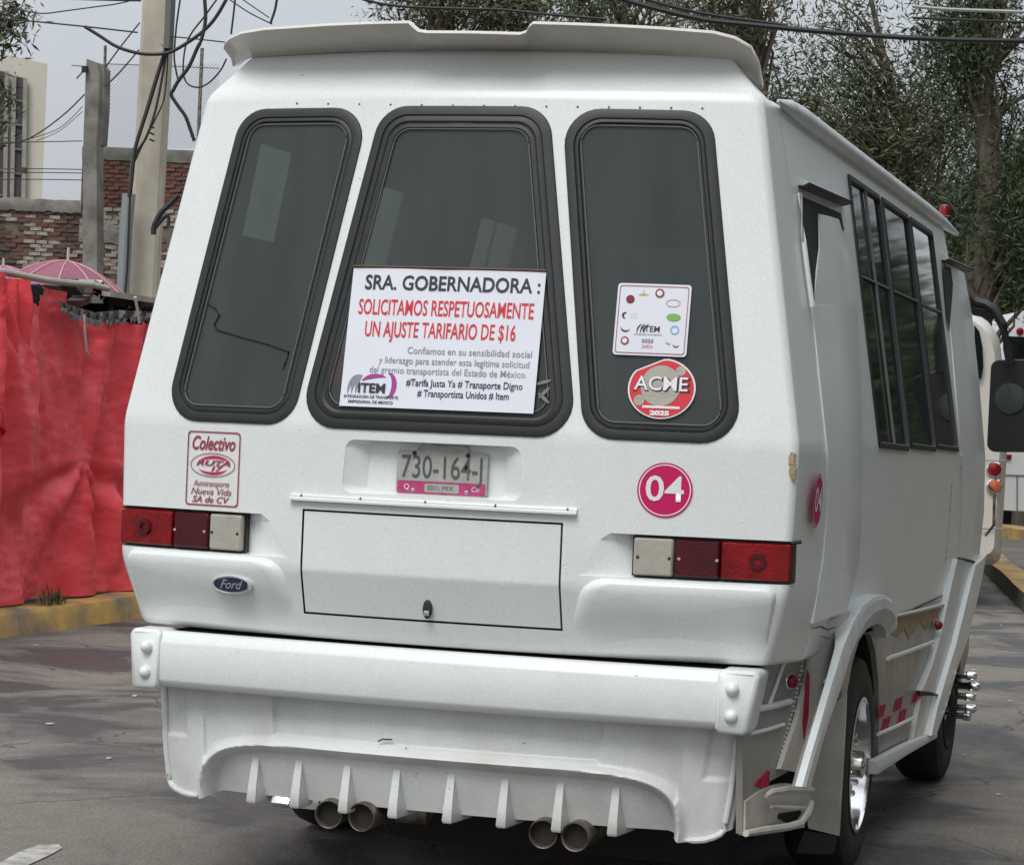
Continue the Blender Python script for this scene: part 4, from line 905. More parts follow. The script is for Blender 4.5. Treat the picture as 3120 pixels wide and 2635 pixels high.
    bp = N(t, 'ShaderNodeBump', Strength=.7, Distance=.012); t.links.new(s2.outputs[0], bp.inputs['Height']); t.links.new(bp.outputs[0], b.inputs['Normal'])
    return m
M['asphalt'] = ground_mat()
tag(obj('road', [(-400, -60, 0), (400, -60, 0), (400, 700, 0), (-400, 700, 0)], [(0, 1, 2, 3)], M['asphalt'], smooth=False), kind='structure')
M['pave'] = mat('pavement', (.20, .19, .165), .9, col2=(.11, .10, .09), vscale=2, bump=.5, bscale=25, detail=9)
M['pave2'] = mat('sunken concrete', (.16, .14, .12), .9, col2=(.09, .08, .07), vscale=1.5, bump=.5, bscale=25, detail=9)
KX = -5.19
tag(G().box((KX-15.2, 15, .07), (30, 60, .14)).to('pavement', M['pave'], smooth=False), kind='structure')
g = G(); prof = [(.10, 0), (.075, .12), (.055, .150), (.0, .156), (-.16, .156), (-.16, 0)]
rings = []
for i in range(181):
    y = -15+i*.25; w = .012*math.sin(y*1.7)+.008*math.sin(y*5.1+1); rings.append([V((KX+p[0]+w+noise.noise(V((y*2, p[1]*9, 0)))*.014, y, p[1]*(1+.05*math.sin(y*3)))) for p in prof])
tag(g.loft(rings).to('kerb', M['yellow'], sharp=50), kind='structure')
# painted line fragment bottom left
M['line'] = mat('worn road paint', (.50, .49, .45), .7, col2=(.20, .19, .17), vscale=14, bump=.2)
P_ = [rZ(*p, .004) for p in ((-40, 2650), (60, 2592), (120, 2572), (178, 2570), (190, 2582), (150, 2604), (80, 2636), (40, 2670))]
tag(obj('painted_line', P_, [tuple(range(8))], M['line'], smooth=False), kind='structure')
# right kerb island beyond
M['darkkerb'] = mat('dirty kerb face', (.07, .06, .05), .9, col2=(.03, .028, .025), vscale=5, bump=.5, bscale=20)
a, b = rZ(2985, 1690, .16), rZ(3200, 1880, .16); c_ = V((4.5, 2.5, 0)); d = (b-a).normalized(); nn = V((-d.y, d.x, 0)); nn = nn if nn.x > 0 else -nn
a2 = a-d*6; b2 = b+d*12
pr = lambda p: [p+V((0, 0, -.16)), p+nn*.02, p+nn*.28, p+nn*.28+V((0, 0, -.16))]
ki = G().loft([pr(a2.lerp(b2, t)+V((0, 0, .01*math.sin(t*40)))) for t in np.linspace(0, 1, 30)]).to('kerb', [M['darkkerb'], M['yellow']], smooth=False); tag(ki, kind='structure')
for p in ki.data.polygons:
    if p.normal.z > .7: p.material_index = 1
q = [a2+nn*.29+V((0, 0, -.02)), b2+nn*.29+V((0, 0, -.02)), b2+nn*30+V((0, 0, -.02)), a2+nn*30+V((0, 0, -.02))]
tag(G().prism(q, (0, 0, -.1)).to('pavement', M['pave2'], smooth=False), kind='structure')
# second, farther kerb seen under the white van
a, b = rZ(3040, 1622, .14), rZ(3200, 1650, .14)
q = [a-(b-a)*2, b+(b-a)*3]; dd = (b-a).normalized(); n2_ = V((-dd.y, dd.x, 0)); n2_ = n2_ if n2_.y > 0 else -n2_
kf = G().loft([[p+V((0, 0, -.14)), p+V((0, 0, .1)), p+n2_*.4+V((0, 0, .1)), p+n2_*.4+V((0, 0, -.14))] for p in q]).to('kerb', M['yellow'], smooth=False); tag(kf, kind='structure')
# litter on the road
for i, (px, py, lab) in enumerate(((3050, 1905, 'pale litter scrap on the road closest to the yellow kerb at right'), (2965, 2040, 'pale litter scrap on the road level with the chrome hub studs'), (3075, 2135, 'pale litter scrap at the right edge below the yellow kerb'),
        (2935, 2300, 'pale litter scrap on the road just right of the front wheel'), (3040, 2420, 'pale litter scrap lowest on the right side of the road'), (110, 1965, 'pale litter scrap beside the yellow kerb at far left'),
        (150, 2205, 'pale litter scrap on the road left of the bumper end'), (330, 2310, 'pale litter scrap on the road left of the white valance'), (410, 2120, 'pale litter scrap just below the left bumper end'))):
    p = rZ(px, py, .003); s = random.uniform(.010, .022)
    tag(G().prism([p+V((s*math.cos(k*1.2+i)*(1+.6*math.sin(k*2+i)), s*math.sin(k*1.2+i)*1.2, 0)) for k in range(5)], (0, 0, .004)).to('litter_scrap', M['dirt'], smooth=False), lab, 'litter', 'scraps of litter on the road')
# ================================================================== RED COVERED STALL
TX = -5.42
stall = thing('market_stall', 'market stall closed up under a crumpled red tarpaulin on the left pavement', 'market stall', (TX-.6, 7.5, .156))
def top_z(y):
    return 0
M['tarp'] = mat('red tarpaulin', (.92, .115, .135), .38, col2=(.80, .065, .08), vscale=2.0, bump=1.0, bscale=13, spec=.4, detail=9)
ny, nz = 260, 190; y0, y1 = 4.6, 13.0
zt0, zt1 = rX(0, 845, TX).z, rX(380, 930, TX).z; ytl, ytr = rX(0, 845, TX).y, rX(380, 930, TX).y
vs = []; fs = []
rnd = random.Random(3)
folds = [(rnd.uniform(y0, y1), rnd.uniform(-.35, .35), rnd.uniform(.05, .20), rnd.choice((-1, 1, 1))*rnd.uniform(.04, .12), rnd.uniform(0, .6), rnd.uniform(.6, 1.4)) for _ in range(50)]
hubs = [(rX(235, 1395, TX), 1.3)]
def tarp_pt(u, w):
    y = y0+(y1-y0)*u
    ztop = zt0 if y < ytl else zt0+(zt1-zt0)*min(1.3, (y-ytl)/(ytr-ytl))
    # ragged opening along the top right
    z = .17+(ztop-.17)*w
    d = 0
    for fy, sl, wd_, am, ph, ln in folds:
        q = (y-fy-sl*(z-1.2))/wd_; d += am*math.exp(-q*q)*(.35+.65*math.sin(max(0, min(1, (z/2.4-ph*.5)/ln))*math.pi))
    for hp, L in hubs:
        dy, dz = y-hp.y, (z-hp.z)*1.1; r = math.hypot(dy, dz); th = math.atan2(dz, dy)
        d += .06*math.exp(-r/L*1.0)*math.cos(th*8)*min(1, r*3)*sm(.05, -.25, dz)
    d += .05*noise.noise(V((y*1.8, z*.6, 3)))+.035*noise.noise(V((y*5+z*1.5, z*1.1, 7)))+.014*noise.noise(V((y*11, z*7, 1)))+.007*noise.noise(V((y*26, z*19, 1)))
    d += .03*abs(noise.noise(V((y*3.1+z*1.2, z*1.4, 9))))
    return V((TX+d*1.25+.12*(1-w)**2*(.6+.4*math.sin(y*3)), y, z))
for j in range(nz+1):
    for i in range(ny+1): vs.append(tarp_pt(i/ny, j/nz))
hole = rX(90, 885, TX)
rag = lambda y: 0
for j in range(nz):
    for i in range(ny):
        c = vs[j*(ny+1)+i]; 
        if ((c.y-hole.y)/.17)**2+((c.z-hole.z)/.10)**2 < 1+.5*noise.noise(c*9): continue
        if c.y > rX(190, 900, TX).y:
            lim = lerp(c.y, [(rX(192, 900, TX).y, 2.6), (rX(196, 900, TX).y, rX(196, 930, TX).z), (rX(250, 970, TX).y, rX(250, 975, TX).z), (rX(400, 975, TX).y, rX(400, 985, TX).z)])
            if c.z > lim+.03*noise.noise(c*12): continue
        fs.append((j*(ny+1)+i, j*(ny+1)+i+1, (j+1)*(ny+1)+i+1, (j+1)*(ny+1)+i))
obj('tarpaulin', vs, fs, M['tarp'], stall, sharp=80, fix=False)
# draped overlay with vertical pleats at the left
vs = []; fs = []; n_, m_ = 60, 120
for j in range(m_+1):
    for i in range(n_+1):
        t, w = i/n_, j/m_; L_ = rX(-60, 850+(1290-850)*w, TX).lerp(rX(42+26*w+5*math.sin(w*5), 850+(1370-850)*w, TX), t)
        d = .10+.05*math.sin(t*17+1.0*math.sin(w*3))+.03*noise.noise(V((t*7, w*3, 0)))+.012*noise.noise(V((t*18, w*9, 4)))-.09*sm(.8, 1, t)
        vs.append(L_+V((d, 0, -.10*math.sin(t*math.pi)*w)))
fs = [(j*(n_+1)+i, j*(n_+1)+i+1, (j+1)*(n_+1)+i+1, (j+1)*(n_+1)+i) for j in range(m_) for i in range(n_)]
obj('tarpaulin_flap', vs, fs, M['tarp'], stall, sharp=80, fix=False)
# interior clutter, poles, rope, frayed cloth
G().box((TX-1.0, 9, 1.2), (1.5, 8, 2.1)).to('stall_interior', M['black'], stall, smooth=False)
G().box(rX(72, 895, TX-.1), (.05, .10, .2)).to('stall_goods', M['gold'], stall); 
P_ = [rX(*p, TX+.02) for p in ((-60, 830), (0, 828), (60, 838), (130, 852), (200, 862), (280, 868), (330, 880))]
G().tube(P_, .022, 8).to('stall_pole', M['tin'], stall)
P_ = [rX(*p, TX-.02) for p in ((325, 895), (390, 905), (460, 915), (520, 920))]
g = G(); rings = [[p+V((.03, 0, .02)), p+V((.03, 0, -.02)), p+V((-.7, 0, .03)), p+V((-.7, 0, .06))] for p in P_]; g.loft(rings).to('stall_roof_sheet', M['tin'], stall, smooth=False)
vs = []; n_ = 90
tp = [(180, 915), (230, 935), (290, 952), (360, 945), (470, 950)]; bt = [(190, 945), (235, 968), (300, 985), (360, 982), (470, 960)]
for i in range(n_+1):
    t = i/n_*(len(tp)-1); k = min(len(tp)-2, int(t)); f_ = t-k
    a = (tp[k][0]+(tp[k+1][0]-tp[k][0])*f_, tp[k][1]+(tp[k+1][1]-tp[k][1])*f_); b = (bt[k][0]+(bt[k+1][0]-bt[k][0])*f_, bt[k][1]+(bt[k+1][1]-bt[k][1])*f_)
    for q in range(4):
        w = q/3; e_ = random.uniform(-9, 9) if q == 3 else 0; p = rX(a[0]+(b[0]-a[0])*w, a[1]+(b[1]-a[1])*w+e_+4*math.sin(t*9)*w, TX+.08+.03*math.sin(t*14+q)); vs.append(p)
obj('frayed_cloth', vs, [(i*4+q, i*4+q+1, (i+1)*4+q+1, (i+1)*4+q) for i in range(n_) for q in range(3)], M['fray'], stall, sharp=80, fix=False)
g = G()
for i in range(70):
    t = random.random()*(len(bt)-1); k = min(len(bt)-2, int(t)); f_ = t-k; px = bt[k][0]+(bt[k+1][0]-bt[k][0])*f_; py = bt[k][1]+(bt[k+1][1]-bt[k][1])*f_
    g.tube([rX(px, py-6, TX+.10), rX(px+random.uniform(-4, 4), py+random.uniform(3, 16), TX+.12)], [.012, .002], 4)
tag(g.to('cloth_fringe', M['fray'], stall), kind='stuff')
G().tube([rX(*p, TX+.12) for p in ((256, 960), (258, 1010), (264, 1070), (270, 1080))], .010, 6).to('rope', M['rope'], stall)
G().tube([rX(*p, TX+.12) for p in ((412, 905), (420, 950), (424, 985))], .012, 6).to('rope', M['rope'], stall)
for k in range(9):
    px, py = random.uniform(195, 290), random.uniform(872, 925); p = rX(px, py, TX-.12)
    G().box(p, (.12, random.uniform(.05, .16), random.uniform(.04, .12)), Matrix.Rotation(random.uniform(-.6, .6), 3, 'X')).to('stall_goods', M[random.choice(('brown', 'tin', 'black', 'fray', 'cream'))], stall, smooth=False)
for k in range(7):
    px, py = random.uniform(310, 460), random.uniform(925, 965); p = rX(px, py, TX-.15)
    G().box(p, (.12, random.uniform(.1, .3), random.uniform(.05, .12)), Matrix.Rotation(random.uniform(-.4, .4), 3, 'X')).to('stall_goods', M[random.choice(('brown', 'brown', 'black', 'fray', 'redsticker'))], stall, smooth=False)
# umbrellas
def umbrella(c, R_, hgt, m, name, label, n=10, tip=.10, tilt=(0, 0)):
    u = thing(name, label, 'umbrella', c-V((0, 0, .9)), 'umbrellas over the stall')
    rings = []; seg = n*4
    for k in range(9):
        t = (k+.02)/8; r = R_*t; z = hgt*math.cos(t*math.pi/2*.92)
        ring = []
        for q in range(seg+1):
            a = q*2*math.pi/seg; f_ = abs(math.sin(a*n/2)); rr = r*(1-.06*t*f_); ring.append(c+V((rr*math.cos(a), rr*math.sin(a), z-hgt-.05*hgt*f_*t+tilt[0]*rr*math.cos(a))))
        rings.append(ring[:-1])
    G().loft(rings, caps=False).to('canopy', M[m], u, sharp=60, fix=False)
    for q in range(n):
        a = q*2*math.pi/n; pts = [c+V((R_*t*math.cos(a), R_*t*math.sin(a), hgt*math.cos(t*math.pi/2*.92)-hgt+.003+tilt[0]*R_*t*math.cos(a))) for t in (.02, .2, .4, .6, .8, 1)]
        G().tube(pts, .006, 5).to('rib', M['umbrib'], u)
    G().tube([c-V((0, 0, .9)), c+V((0, 0, tip))], [.01, .01], 6).to('shaft', M['rope'], u)
umbrella(rD(207, 797, 17.6), .42, .20, 'umb', 'umbrella', 'dusty pink umbrella rising behind the red tarpaulin', tilt=(-.12, 0))
umbrella(rD(10, 812, 18.2), .30, .14, 'umb2', 'umbrella', 'purple umbrella at the left edge behind the red tarpaulin', tip=.06)
# weeds on the kerb
for px, py, s, lab in ((160, 1830, .15, 'tallest dry weed growing on the kerb before the red tarpaulin'), (146, 1838, .10, 'low weed at the left foot of the tallest weed on the kerb'), (182, 1835, .08, 'smallest weed just right of the tallest one on the kerb')):
    p = rX(px, py, KX-.02); p.z = .15; g = G()
    for k in range(34):
        a = random.random()*6.28; l = s*random.uniform(.3, 1.1); q = p+V((random.uniform(-.05, .05), random.uniform(-.10, .10), 0)); t = q+V((math.cos(a)*l*.5, math.sin(a)*l*.5, l)); w_ = V((-math.sin(a), math.cos(a), 0))*.005
        g.add([q-w_*.3, q+w_*.3, (q+t)/2+w_, t, (q+t)/2-w_], [(0, 1, 2, 3, 4)])
    tag(g.to('weed', M['weed'], fix=False), lab, 'weed', 'weeds on the kerb')
# ================================================================== BRICK WALLS, POLES, FAR BUILDING
WD = 33.0                                        # distance of the walls
def wp(px, py, d=WD): return rD(px, py, d)
ex = (wp(300, 600)-wp(0, 600)).normalized(); wn = V((ex.y, -ex.x, 0)).normalized()     # wall faces the camera
ex = V((ex.x, ex.y, 0)).normalized()
def wall(name, label, x0, x1, ytop, ybot_vis, seed, cols, plaster=None):
    """solid wall in its own plane with single bricks over the part one can see"""
    rr = random.Random(seed); A_ = wp(x0, ytop); B_ = wp(x1, ytop+(x1-x0)*.045); d = V((B_.x-A_.x, B_.y-A_.y, 0)); L = d.length; d.normalize(); nn = V((d.y, -d.x, 0))
    zt = A_.z; zb = wp(x0, ybot_vis).z; w = thing(name, label, 'wall', V((A_.x+d.x*L/2, A_.y+d.y*L/2, 0)))
    q = [V((A_.x, A_.y, 0)), V((B_.x, B_.y, 0))]
    G().prism([V((q[0].x, q[0].y, 0)), V((q[1].x, q[1].y, 0)), V((q[1].x, q[1].y, zt)), V((q[0].x, q[0].y, zt))], -nn*.25).to('core', M['mortar'], w, smooth=False)
    bh, bl, j = .056, .165, .010; base = {}
    for k, mm in enumerate(cols):
        for v in range(3):
            bm = bmesh.new(); bmesh.ops.create_cube(bm, size=1)
            for vv in bm.verts: vv.co = V((vv.co.x*(bl-j)+rr.uniform(-.008, .008), vv.co.y*.03+rr.uniform(-.004, .004), vv.co.z*(bh-j)+rr.uniform(-.006, .006)))
            me = bpy.data.meshes.new('brick'); bm.to_mesh(me); bm.free(); me.materials.append(M[mm]); base[(k, v)] = me
    rot = math.atan2(d.y, d.x); z = zt-.14; row = 0; cnt = 0; rest = []
    while z > zb:
        x = (-.5 if row % 2 else 0)*bl+.02
        while x < L-.02:
            pos = V((A_.x, A_.y, 0))+d*(x+bl/2)+V((0, 0, z))
            skip = plaster and plaster(x/L, (zt-z)/(zt-zb), rr)
            if x > -.02 and not skip and rr.random() > .08:
                k = cols_pick(name, x/L, (zt-z)/(zt-zb), rr, len(cols))
                if cnt < 298:
                    o = bpy.data.objects.new('brick', base[(k, rr.randrange(3))]); COL.objects.link(o); o.parent = w; o.location = pos+nn*rr.uniform(-.004, .024)-wloc(w); o.rotation_euler = (rr.uniform(-.10, .10), rr.uniform(-.06, .06), rot+rr.uniform(-.08, .08)); cnt += 1
                else: rest.append((pos, k))
            x += bl
        z -= bh; row += 1
    if rest:
        g = G()
        for pos, k in rest: g.box(pos+nn*.01, (bl-j, .03, bh-j), Matrix.Rotation(rot, 3, 'Z'))
        tag(g.to('bricks', M[cols[0]], w, smooth=False), kind='stuff')
    return w, A_, d, nn, L, zt
def cols_pick(name, u, v, rr, n):
    q = noise.noise(V((u*3, v*4, len(name))))+rr.uniform(-.35, .35)
    if 'tall' in name: q2 = v; return rr.choice((0, 0, 1, 3)) if v < .36 else (2 if v < .50 else (2 if rr.random() < .6 else 0))
    return 3 if q < -.12 else (2 if q > .13 else (1 if q < .14 else 3))
w1, A1, d1, n1_, L1, zt1_ = wall('low_brick_wall', 'lower crumbling dark brick wall with a rough mortar top on the far left', -60, 250, 608, 900, 5, ['brick0', 'brick1', 'brick2', 'brick3'])
g = G(); rings = []
for i in range(50):
    t = i/49; p = V((A1.x, A1.y, 0))+d1*(L1*t); h = .06+.05*noise.noise(V((t*9, 0, 0))); zz = zt1_-.13+.03*noise.noise(V((t*14, 5, 0)))
    rings.append([p+n1_*.05+V((0, 0, zz)), p+n1_*.06+V((0, 0, zz+.08)), p+n1_*.03+V((0, 0, zt1_+h*.6)), p-n1_*.26+V((0, 0, zt1_+h*.6)), p-n1_*.28+V((0, 0, zz))])
G().loft(rings).to('coping', M['dconcrete'], w1, sharp=60)
plas = lambda u, v, rr: (.47 < v < .62 and u < .8 and rr.random() < .93) or (v > .62 and rr.random() < .18) or (v > .90 and rr.random() < .4)
w2, A2, d2, n2w, L2, zt2 = wall('tall_brick_wall', 'taller red brick wall with a patch of grey plaster behind the utility pole', 252, 640, 462, 915, 11, ['brick0', 'brick1', 'brick2', 'brick3'], plas)
g = G(); rings = []
for i in range(40):
    t = i/39; p = V((A2.x, A2.y, 0))+d2*(L2*t); zz = zt2-.10+.02*noise.noise(V((t*20, 1, 0)))
    rings.append([p+n2w*.03+V((0, 0, zz)), p+n2w*.05+V((0, 0, zt2)), p+n2w*.04+V((0, 0, zt2+.07)), p-n2w*.26+V((0, 0, zt2+.07)), p-n2w*.28+V((0, 0, zz))])
G().loft(rings).to('coping', M['dconcrete'], w2, sharp=60)
vs = []; n_, m_ = 40, 16
for j in range(m_+1):
    for i in range(n_+1):
        u, v = i/n_, j/m_; zc = wp(300, 672).z; zc2 = wp(300, 740).z; e_ = .05*noise.noise(V((u*9, v*4, 0))); p = V((A2.x, A2.y, 0))+d2*(L2*.62*u)
        vs.append(p+n2w*(.028+.012*noise.noise(V((u*12, v*6, 4))))+V((0, 0, zc+(zc2-zc)*v+e_)))
obj('plaster_patch', vs, [(j*(n_+1)+i, j*(n_+1)+i+1, (j+1)*(n_+1)+i+1, (j+1)*(n_+1)+i) for j in range(m_) for i in range(n_)], M['plaster'], w2, fix=False)
# broken concrete post
def slab(name, pts_l, pts_r, d, th, m, par, **kw):
    rings = []
    for a, b in zip(pts_l, pts_r):
        A_, B_ = rD(*a, d), rD(*b, d); nn = V((0, th, 0)); rings.append([A_, A_.lerp(B_, .5)+V((0, -.01, 0)), B_, B_+nn, A_+nn])
    return G().loft(rings).to(name, m, par, **kw)
bp_ = thing('broken_post', 'broken concrete post with bare rebar rising above the brick walls', 'post', V((wp(285, 900).x, wp(285, 900).y, 0)))
PD = 32.2
slab('shaft', [(248, 2000), (252, 690), (254, 420), (258, 325), (260, 250), (262, 205), (264, 180)], [(296, 2000), (295, 690), (294, 420), (300, 330), (302, 300), (300, 215), (288, 190)], PD, .20, M['dconcrete'], bp_, sharp=30)
slab('masonry_stub', [(290, 445), (296, 320), (298, 215), (280, 190)], [(308, 442), (316, 330), (318, 212), (308, 195)], PD+.1, .18, M['dconcrete'], bp_, sharp=30)
G().tube([rD(*p, PD) for p in ((319, 215), (320, 180), (321, 140))], .022, 6).to('rebar', M['steel'], bp_)
G().tube([rD(*p, PD) for p in ((262, 212), (256, 215), (233, 240))], .012, 5).to('rebar', M['steel'], bp_); G().tube([rD(*p, PD) for p in ((262, 203), (245, 202), (218, 200))], .008, 5).to('rebar', M['steel'], bp_)
G().box(rD(259, 212, PD-.05), (.07, .06, .08)).to('clamp', M['soot'], bp_)
# chain link fence over the tall wall
cf = thing('chain_link_fence', 'thin chain link fence on top of the tall brick wall', 'fence', V((A2.x, A2.y+.3, zt2)))
for px0_, ptop in ((613, 148),):
    G().tube([rD(603, 470, WD+.3), rD(606, 380, WD+.3), rD(616, ptop, WD+.3)], .026, 8).to('fence_post', M['steel'], cf)
g = G(); x0, x1, ya, yb = 318, 668, 195, 452
def seg(a, b): g.tube([rD(*a, WD+.3), rD(*b, WD+.3)], .0016, 3, caps=False)
s_ = 11
for k in range(int((x1-x0+yb-ya)/s_)+1):
    c = x0-(yb-ya)+k*s_                                   # 45 degree wires
    xa, xb = max(x0, c), min(x1, c+(yb-ya))
    if xb > xa: seg((xa, ya+(xa-c)), (xb, ya+(xb-c))); seg((xa, yb-(xa-c)), (xb, yb-(xb-c)))
g.tube([rD(x0, ya, WD+.3), rD(x1, ya+14, WD+.3)], .006, 4)
tag(g.to('wire_mesh', M['cablegrey'], cf), kind='stuff')
# utility pole
UD = 23.0
up_ = thing('utility_pole', 'tall square concrete utility pole with bundled cables and a conduit', 'utility pole', V((rD(440, 900, UD).x, rD(440, 900, UD).y, 0)))
def sqring(pl, pr_, d, ch=.22):
    a, b = rD(*pl, d), rD(*pr_, d); w = b-a; dp = V((-w.y, w.x, 0)).normalized()*w.length
    return [a+w*ch, b-w*ch, b+dp*ch, b+dp*(1-ch), b-w*ch+dp, a+w*ch+dp, a+dp*(1-ch), a+dp*ch]
zr = lambda py: (433-(433-385)*py/900, 524-(524-473)*py/900)
rings = [sqring((zr(py)[0], py), (zr(py)[1], py+3), UD, .12) for py in (-900, -300, 0, 200, 450, 700, 1000, 1400, 1700)]
G().loft(rings).to('shaft', M['polec'], up_, smooth=False)
def cab(pts, r, m='cable', par=up_, d=UD-.25, name='cable', **kw): return G().tube([rD(p[0], p[1], p[2] if len(p) > 2 else d) for p in smooth_path(pts)], r, 6).to(name, M[m], par, **kw)
def smooth_path(pts, n=6):
    if len(pts) < 3: return pts
    out = []; P = [pts[0]]+list(pts)+[pts[-1]]
    for i in range(1, len(P)-2):
        for k in range(n):
            t = k/n; out.append(tuple(.5*((2*P[i][q])+(-P[i-1][q]+P[i+1][q])*t+(2*P[i-1][q]-5*P[i][q]+4*P[i+1][q]-P[i+2][q])*t*t+(-P[i-1][q]+3*P[i][q]-3*P[i+1][q]+P[i+2][q])*t**3) for q in range(len(pts[0]))))
    out.append(pts[-1]); return out
cab([(528, -40), (522, 60), (508, 140), (480, 230), (450, 330), (418, 430), (408, 480), (400, 560), (393, 600)], .020)
cab([(522, -40), (516, 80), (505, 150), (474, 240), (444, 340), (414, 440), (402, 500), (398, 560)], .014, 'cablegrey')
cab([(520, 0), (514, 120), (502, 190), (486, 280), (470, 350), (445, 420), (412, 480), (396, 590)], .013)
cab([(512, 140), (510, 200), (500, 300), (475, 360), (440, 430), (412, 490)], .008)
cab([(520, -60), (518, 40), (512, 150)], .05, 'cablegrey'); cab([(527, -60), (524, 50), (519, 160)], .028)
G().tube([rD(393, 592, UD-.2), rD(384, 700, UD-.2), rD(374, 900, UD-.2), rD(360, 1300, UD-.2)], .062, 10).to('conduit', M['conduit'], up_)
cab([(402, 520), (396, 600), (388, 800), (380, 900)], .012)
for k, py in enumerate((385, 405, 425)): cab([(456, py), (470, py+6)], .01, 'soot', name='clip') 
cab([(468, 715), (470, 690), (490, 650), (520, 620), (545, 595)], .028, name='bracket'); cab([(470, 700), (485, 680), (512, 655), (512, 690)], .018, name='bracket'); cab([(494, 134), (510, 148)], .02, 'tin', name='bracket')
# overhead wires
def wire(pts, r, label, d=UD-.3, m='cable', grp='overhead cables'):
    return tag(G().tube([rD(p[0], p[1], p[2] if len(p) > 2 else d) for p in smooth_path(pts)], r*.72, 6).to('cable', M[m], None), label, 'cable', grp)
wire([(258, 82), (300, 108), (350, 140), (400, 158), (450, 166), (510, 162), (560, 138), (620, 95), (660, 50), (700, -20)], .024, 'thick slack cable looping down in front of the utility pole')
wire([(-20, 55), (100, 66), (260, 82), (420, 100)], .011, 'thin cable running from the tree at upper left to the pole')
wire([(520, 112), (600, 120), (690, 130)], .009, 'thin cable running from the pole to the roof visor')
wire([(-20, -12), (160, -4), (300, 0), (430, 3)], .014, 'cable skimming the top edge left of the pole')
wire([(30, 28), (60, 32), (130, 42), (200, 34), (290, 22), (360, 12), (430, -5)], .009, 'wavy thin wire near the top left corner')
wire([(426, 70), (370, 140), (322, 205)], .012, 'steep wire crossing from the pole to the broken post, upper one', d=28)
wire([(424, 152), (370, 215), (320, 265)], .012, 'steep wire crossing from the pole to the broken post, lower one', d=28)
wire([(258, 288), (200, 345), (120, 405), (60, 432), (-20, 440)], .013, 'sagging wire from the broken post to the cream tower, thickest one', d=31)
wire([(252, 325), (190, 385), (130, 412), (80, 425)], .007, 'sagging thin wire just under the thickest one', d=31)
wire([(252, 340), (180, 400), (110, 430)], .006, 'lowest of the sagging thin wires by the cream tower', d=31)
for py, lb in ((433, 'level wire between cream tower and broken post, highest one'), (515, 'level wire by the brown clamp on the cream tower'), (526, 'level wire just below the brown clamp'), (547, 'lowest level wire in front of the cream tower')):
    wire([(-20, py+1), (120, py), (250, py+(2 if py > 500 else -3))], .009, lb, d=31)
tag(G().box(rD(70, 520, 30.9), (.09, .05, .07)).to('clamp', M['brown']), 'small brown clamp on the level wires before the cream tower', 'clamp')
wire([(622, -20), (626, 60), (614, 120), (600, 150), (575, 205), (545, 245), (528, 275), (522, 290), (540, 320), (565, 355), (580, 395), (592, 430)], .026, 'thick kinked cable hanging right of the pole')
wire([(552, -20), (540, 60), (533, 130), (531, 180), (538, 225), (544, 248)], .013, 'thin cable hanging closest to the pole on its right')
wire([(660, 0), (620, 55), (585, 100), (566, 140), (558, 200), (562, 240), (580, 262), (610, 266), (640, 250), (672, 215), (690, 180)], .012, 'looped cable drooping beside the roof visor')
wire([(718, -20), (712, 40), (704, 105)], .014, 'short upright cable above the left end of the visor')
wire([(700, 0), (760, 40), (830, 75)], .009, 'faint slanting wire above the left of the visor'); wire([(725, -10), (820, 55)], .008, 'second faint slanting wire above the left of the visor')
wire([(845, -10), (838, 30), (824, 72)], .018, 'stubby dark cable above the visor')
wire([(1060, -15), (1150, 10), (1250, 22), (1420, 28), (1520, 30), (1640, 42), (1850, 60)], .016, 'dark cable crossing behind the visor notch', d=19)
wire([(1860, -15), (1950, 15), (2140, 60), (2300, 78), (2500, 97), (2700, 112), (2900, 122), (3140, 126)], .030, 'thickest dark cable sweeping across the trees at upper right', d=19)
wire([(1880, -30), (2000, 8), (2160, 45), (2400, 78)], .018, 'dark cable just above the thickest one', d=19.2)
wire([(2780, 20), (2900, 30), (3140, 38)], .020, 'pale grey cable at the upper right corner', d=19, m='plate'); wire([(2780, 55), (2950, 62), (3140, 70)], .014, 'dark green cable under the pale one at upper right', d=19)
wire([(590, 470), (600, 560), (560, 620)], .008, 'thin wire') if False else None
# cream tower, far left
tw = thing('tower_building', 'tall cream rendered building with dark vertical window slots at far left', 'building', V((rD(40, 800, 62).x, rD(40, 800, 62).y, 0)))
TD = 62
Ptl, Ptr = rD(-160, 128, TD), rD(145, 196, TD); dw = V((Ptr.x-Ptl.x, Ptr.y-Ptl.y, 0)); q = [V((Ptl.x, Ptl.y, 0)), V((Ptr.x, Ptr.y, 0)), Ptr, Ptl]; bk = V((-dw.y, dw.x, 0)).normalized()
G().prism(q, V((FW[0]+RT[0]*-.21, FW[1]+RT[1]*-.21, 0))*6).to('wall', M['facade'], tw, smooth=False)
fr_ = -bk
for x0_, x1_, yt in ((-40, 22, 212), (45, 78, 232)):
    P_ = [rD(x0_, yt, TD-.1), rD(x1_, yt+8, TD-.1), rD(x1_-10, 900, TD-.1), rD(x0_-14, 900, TD-.1)]
    wdw_ = G().prism(P_, fr_*-.05).to('window', M['interior'], tw, smooth=False)
    for k in range(1, 9): G().tube([P_[0].lerp(P_[3], k/9)+fr_*.05, P_[1].lerp(P_[2], k/9)+fr_*.05], .03, 4).to('glazing_bar', M['cablegrey'], wdw_)
    G().tube([P_[1]+fr_*.06, P_[2]+fr_*.06], .06, 4).to('window_reveal', M['concrete'], tw); G().tube([P_[0]+fr_*.06, P_[3]+fr_*.06], .06, 4).to('window_reveal', M['concrete'], tw)
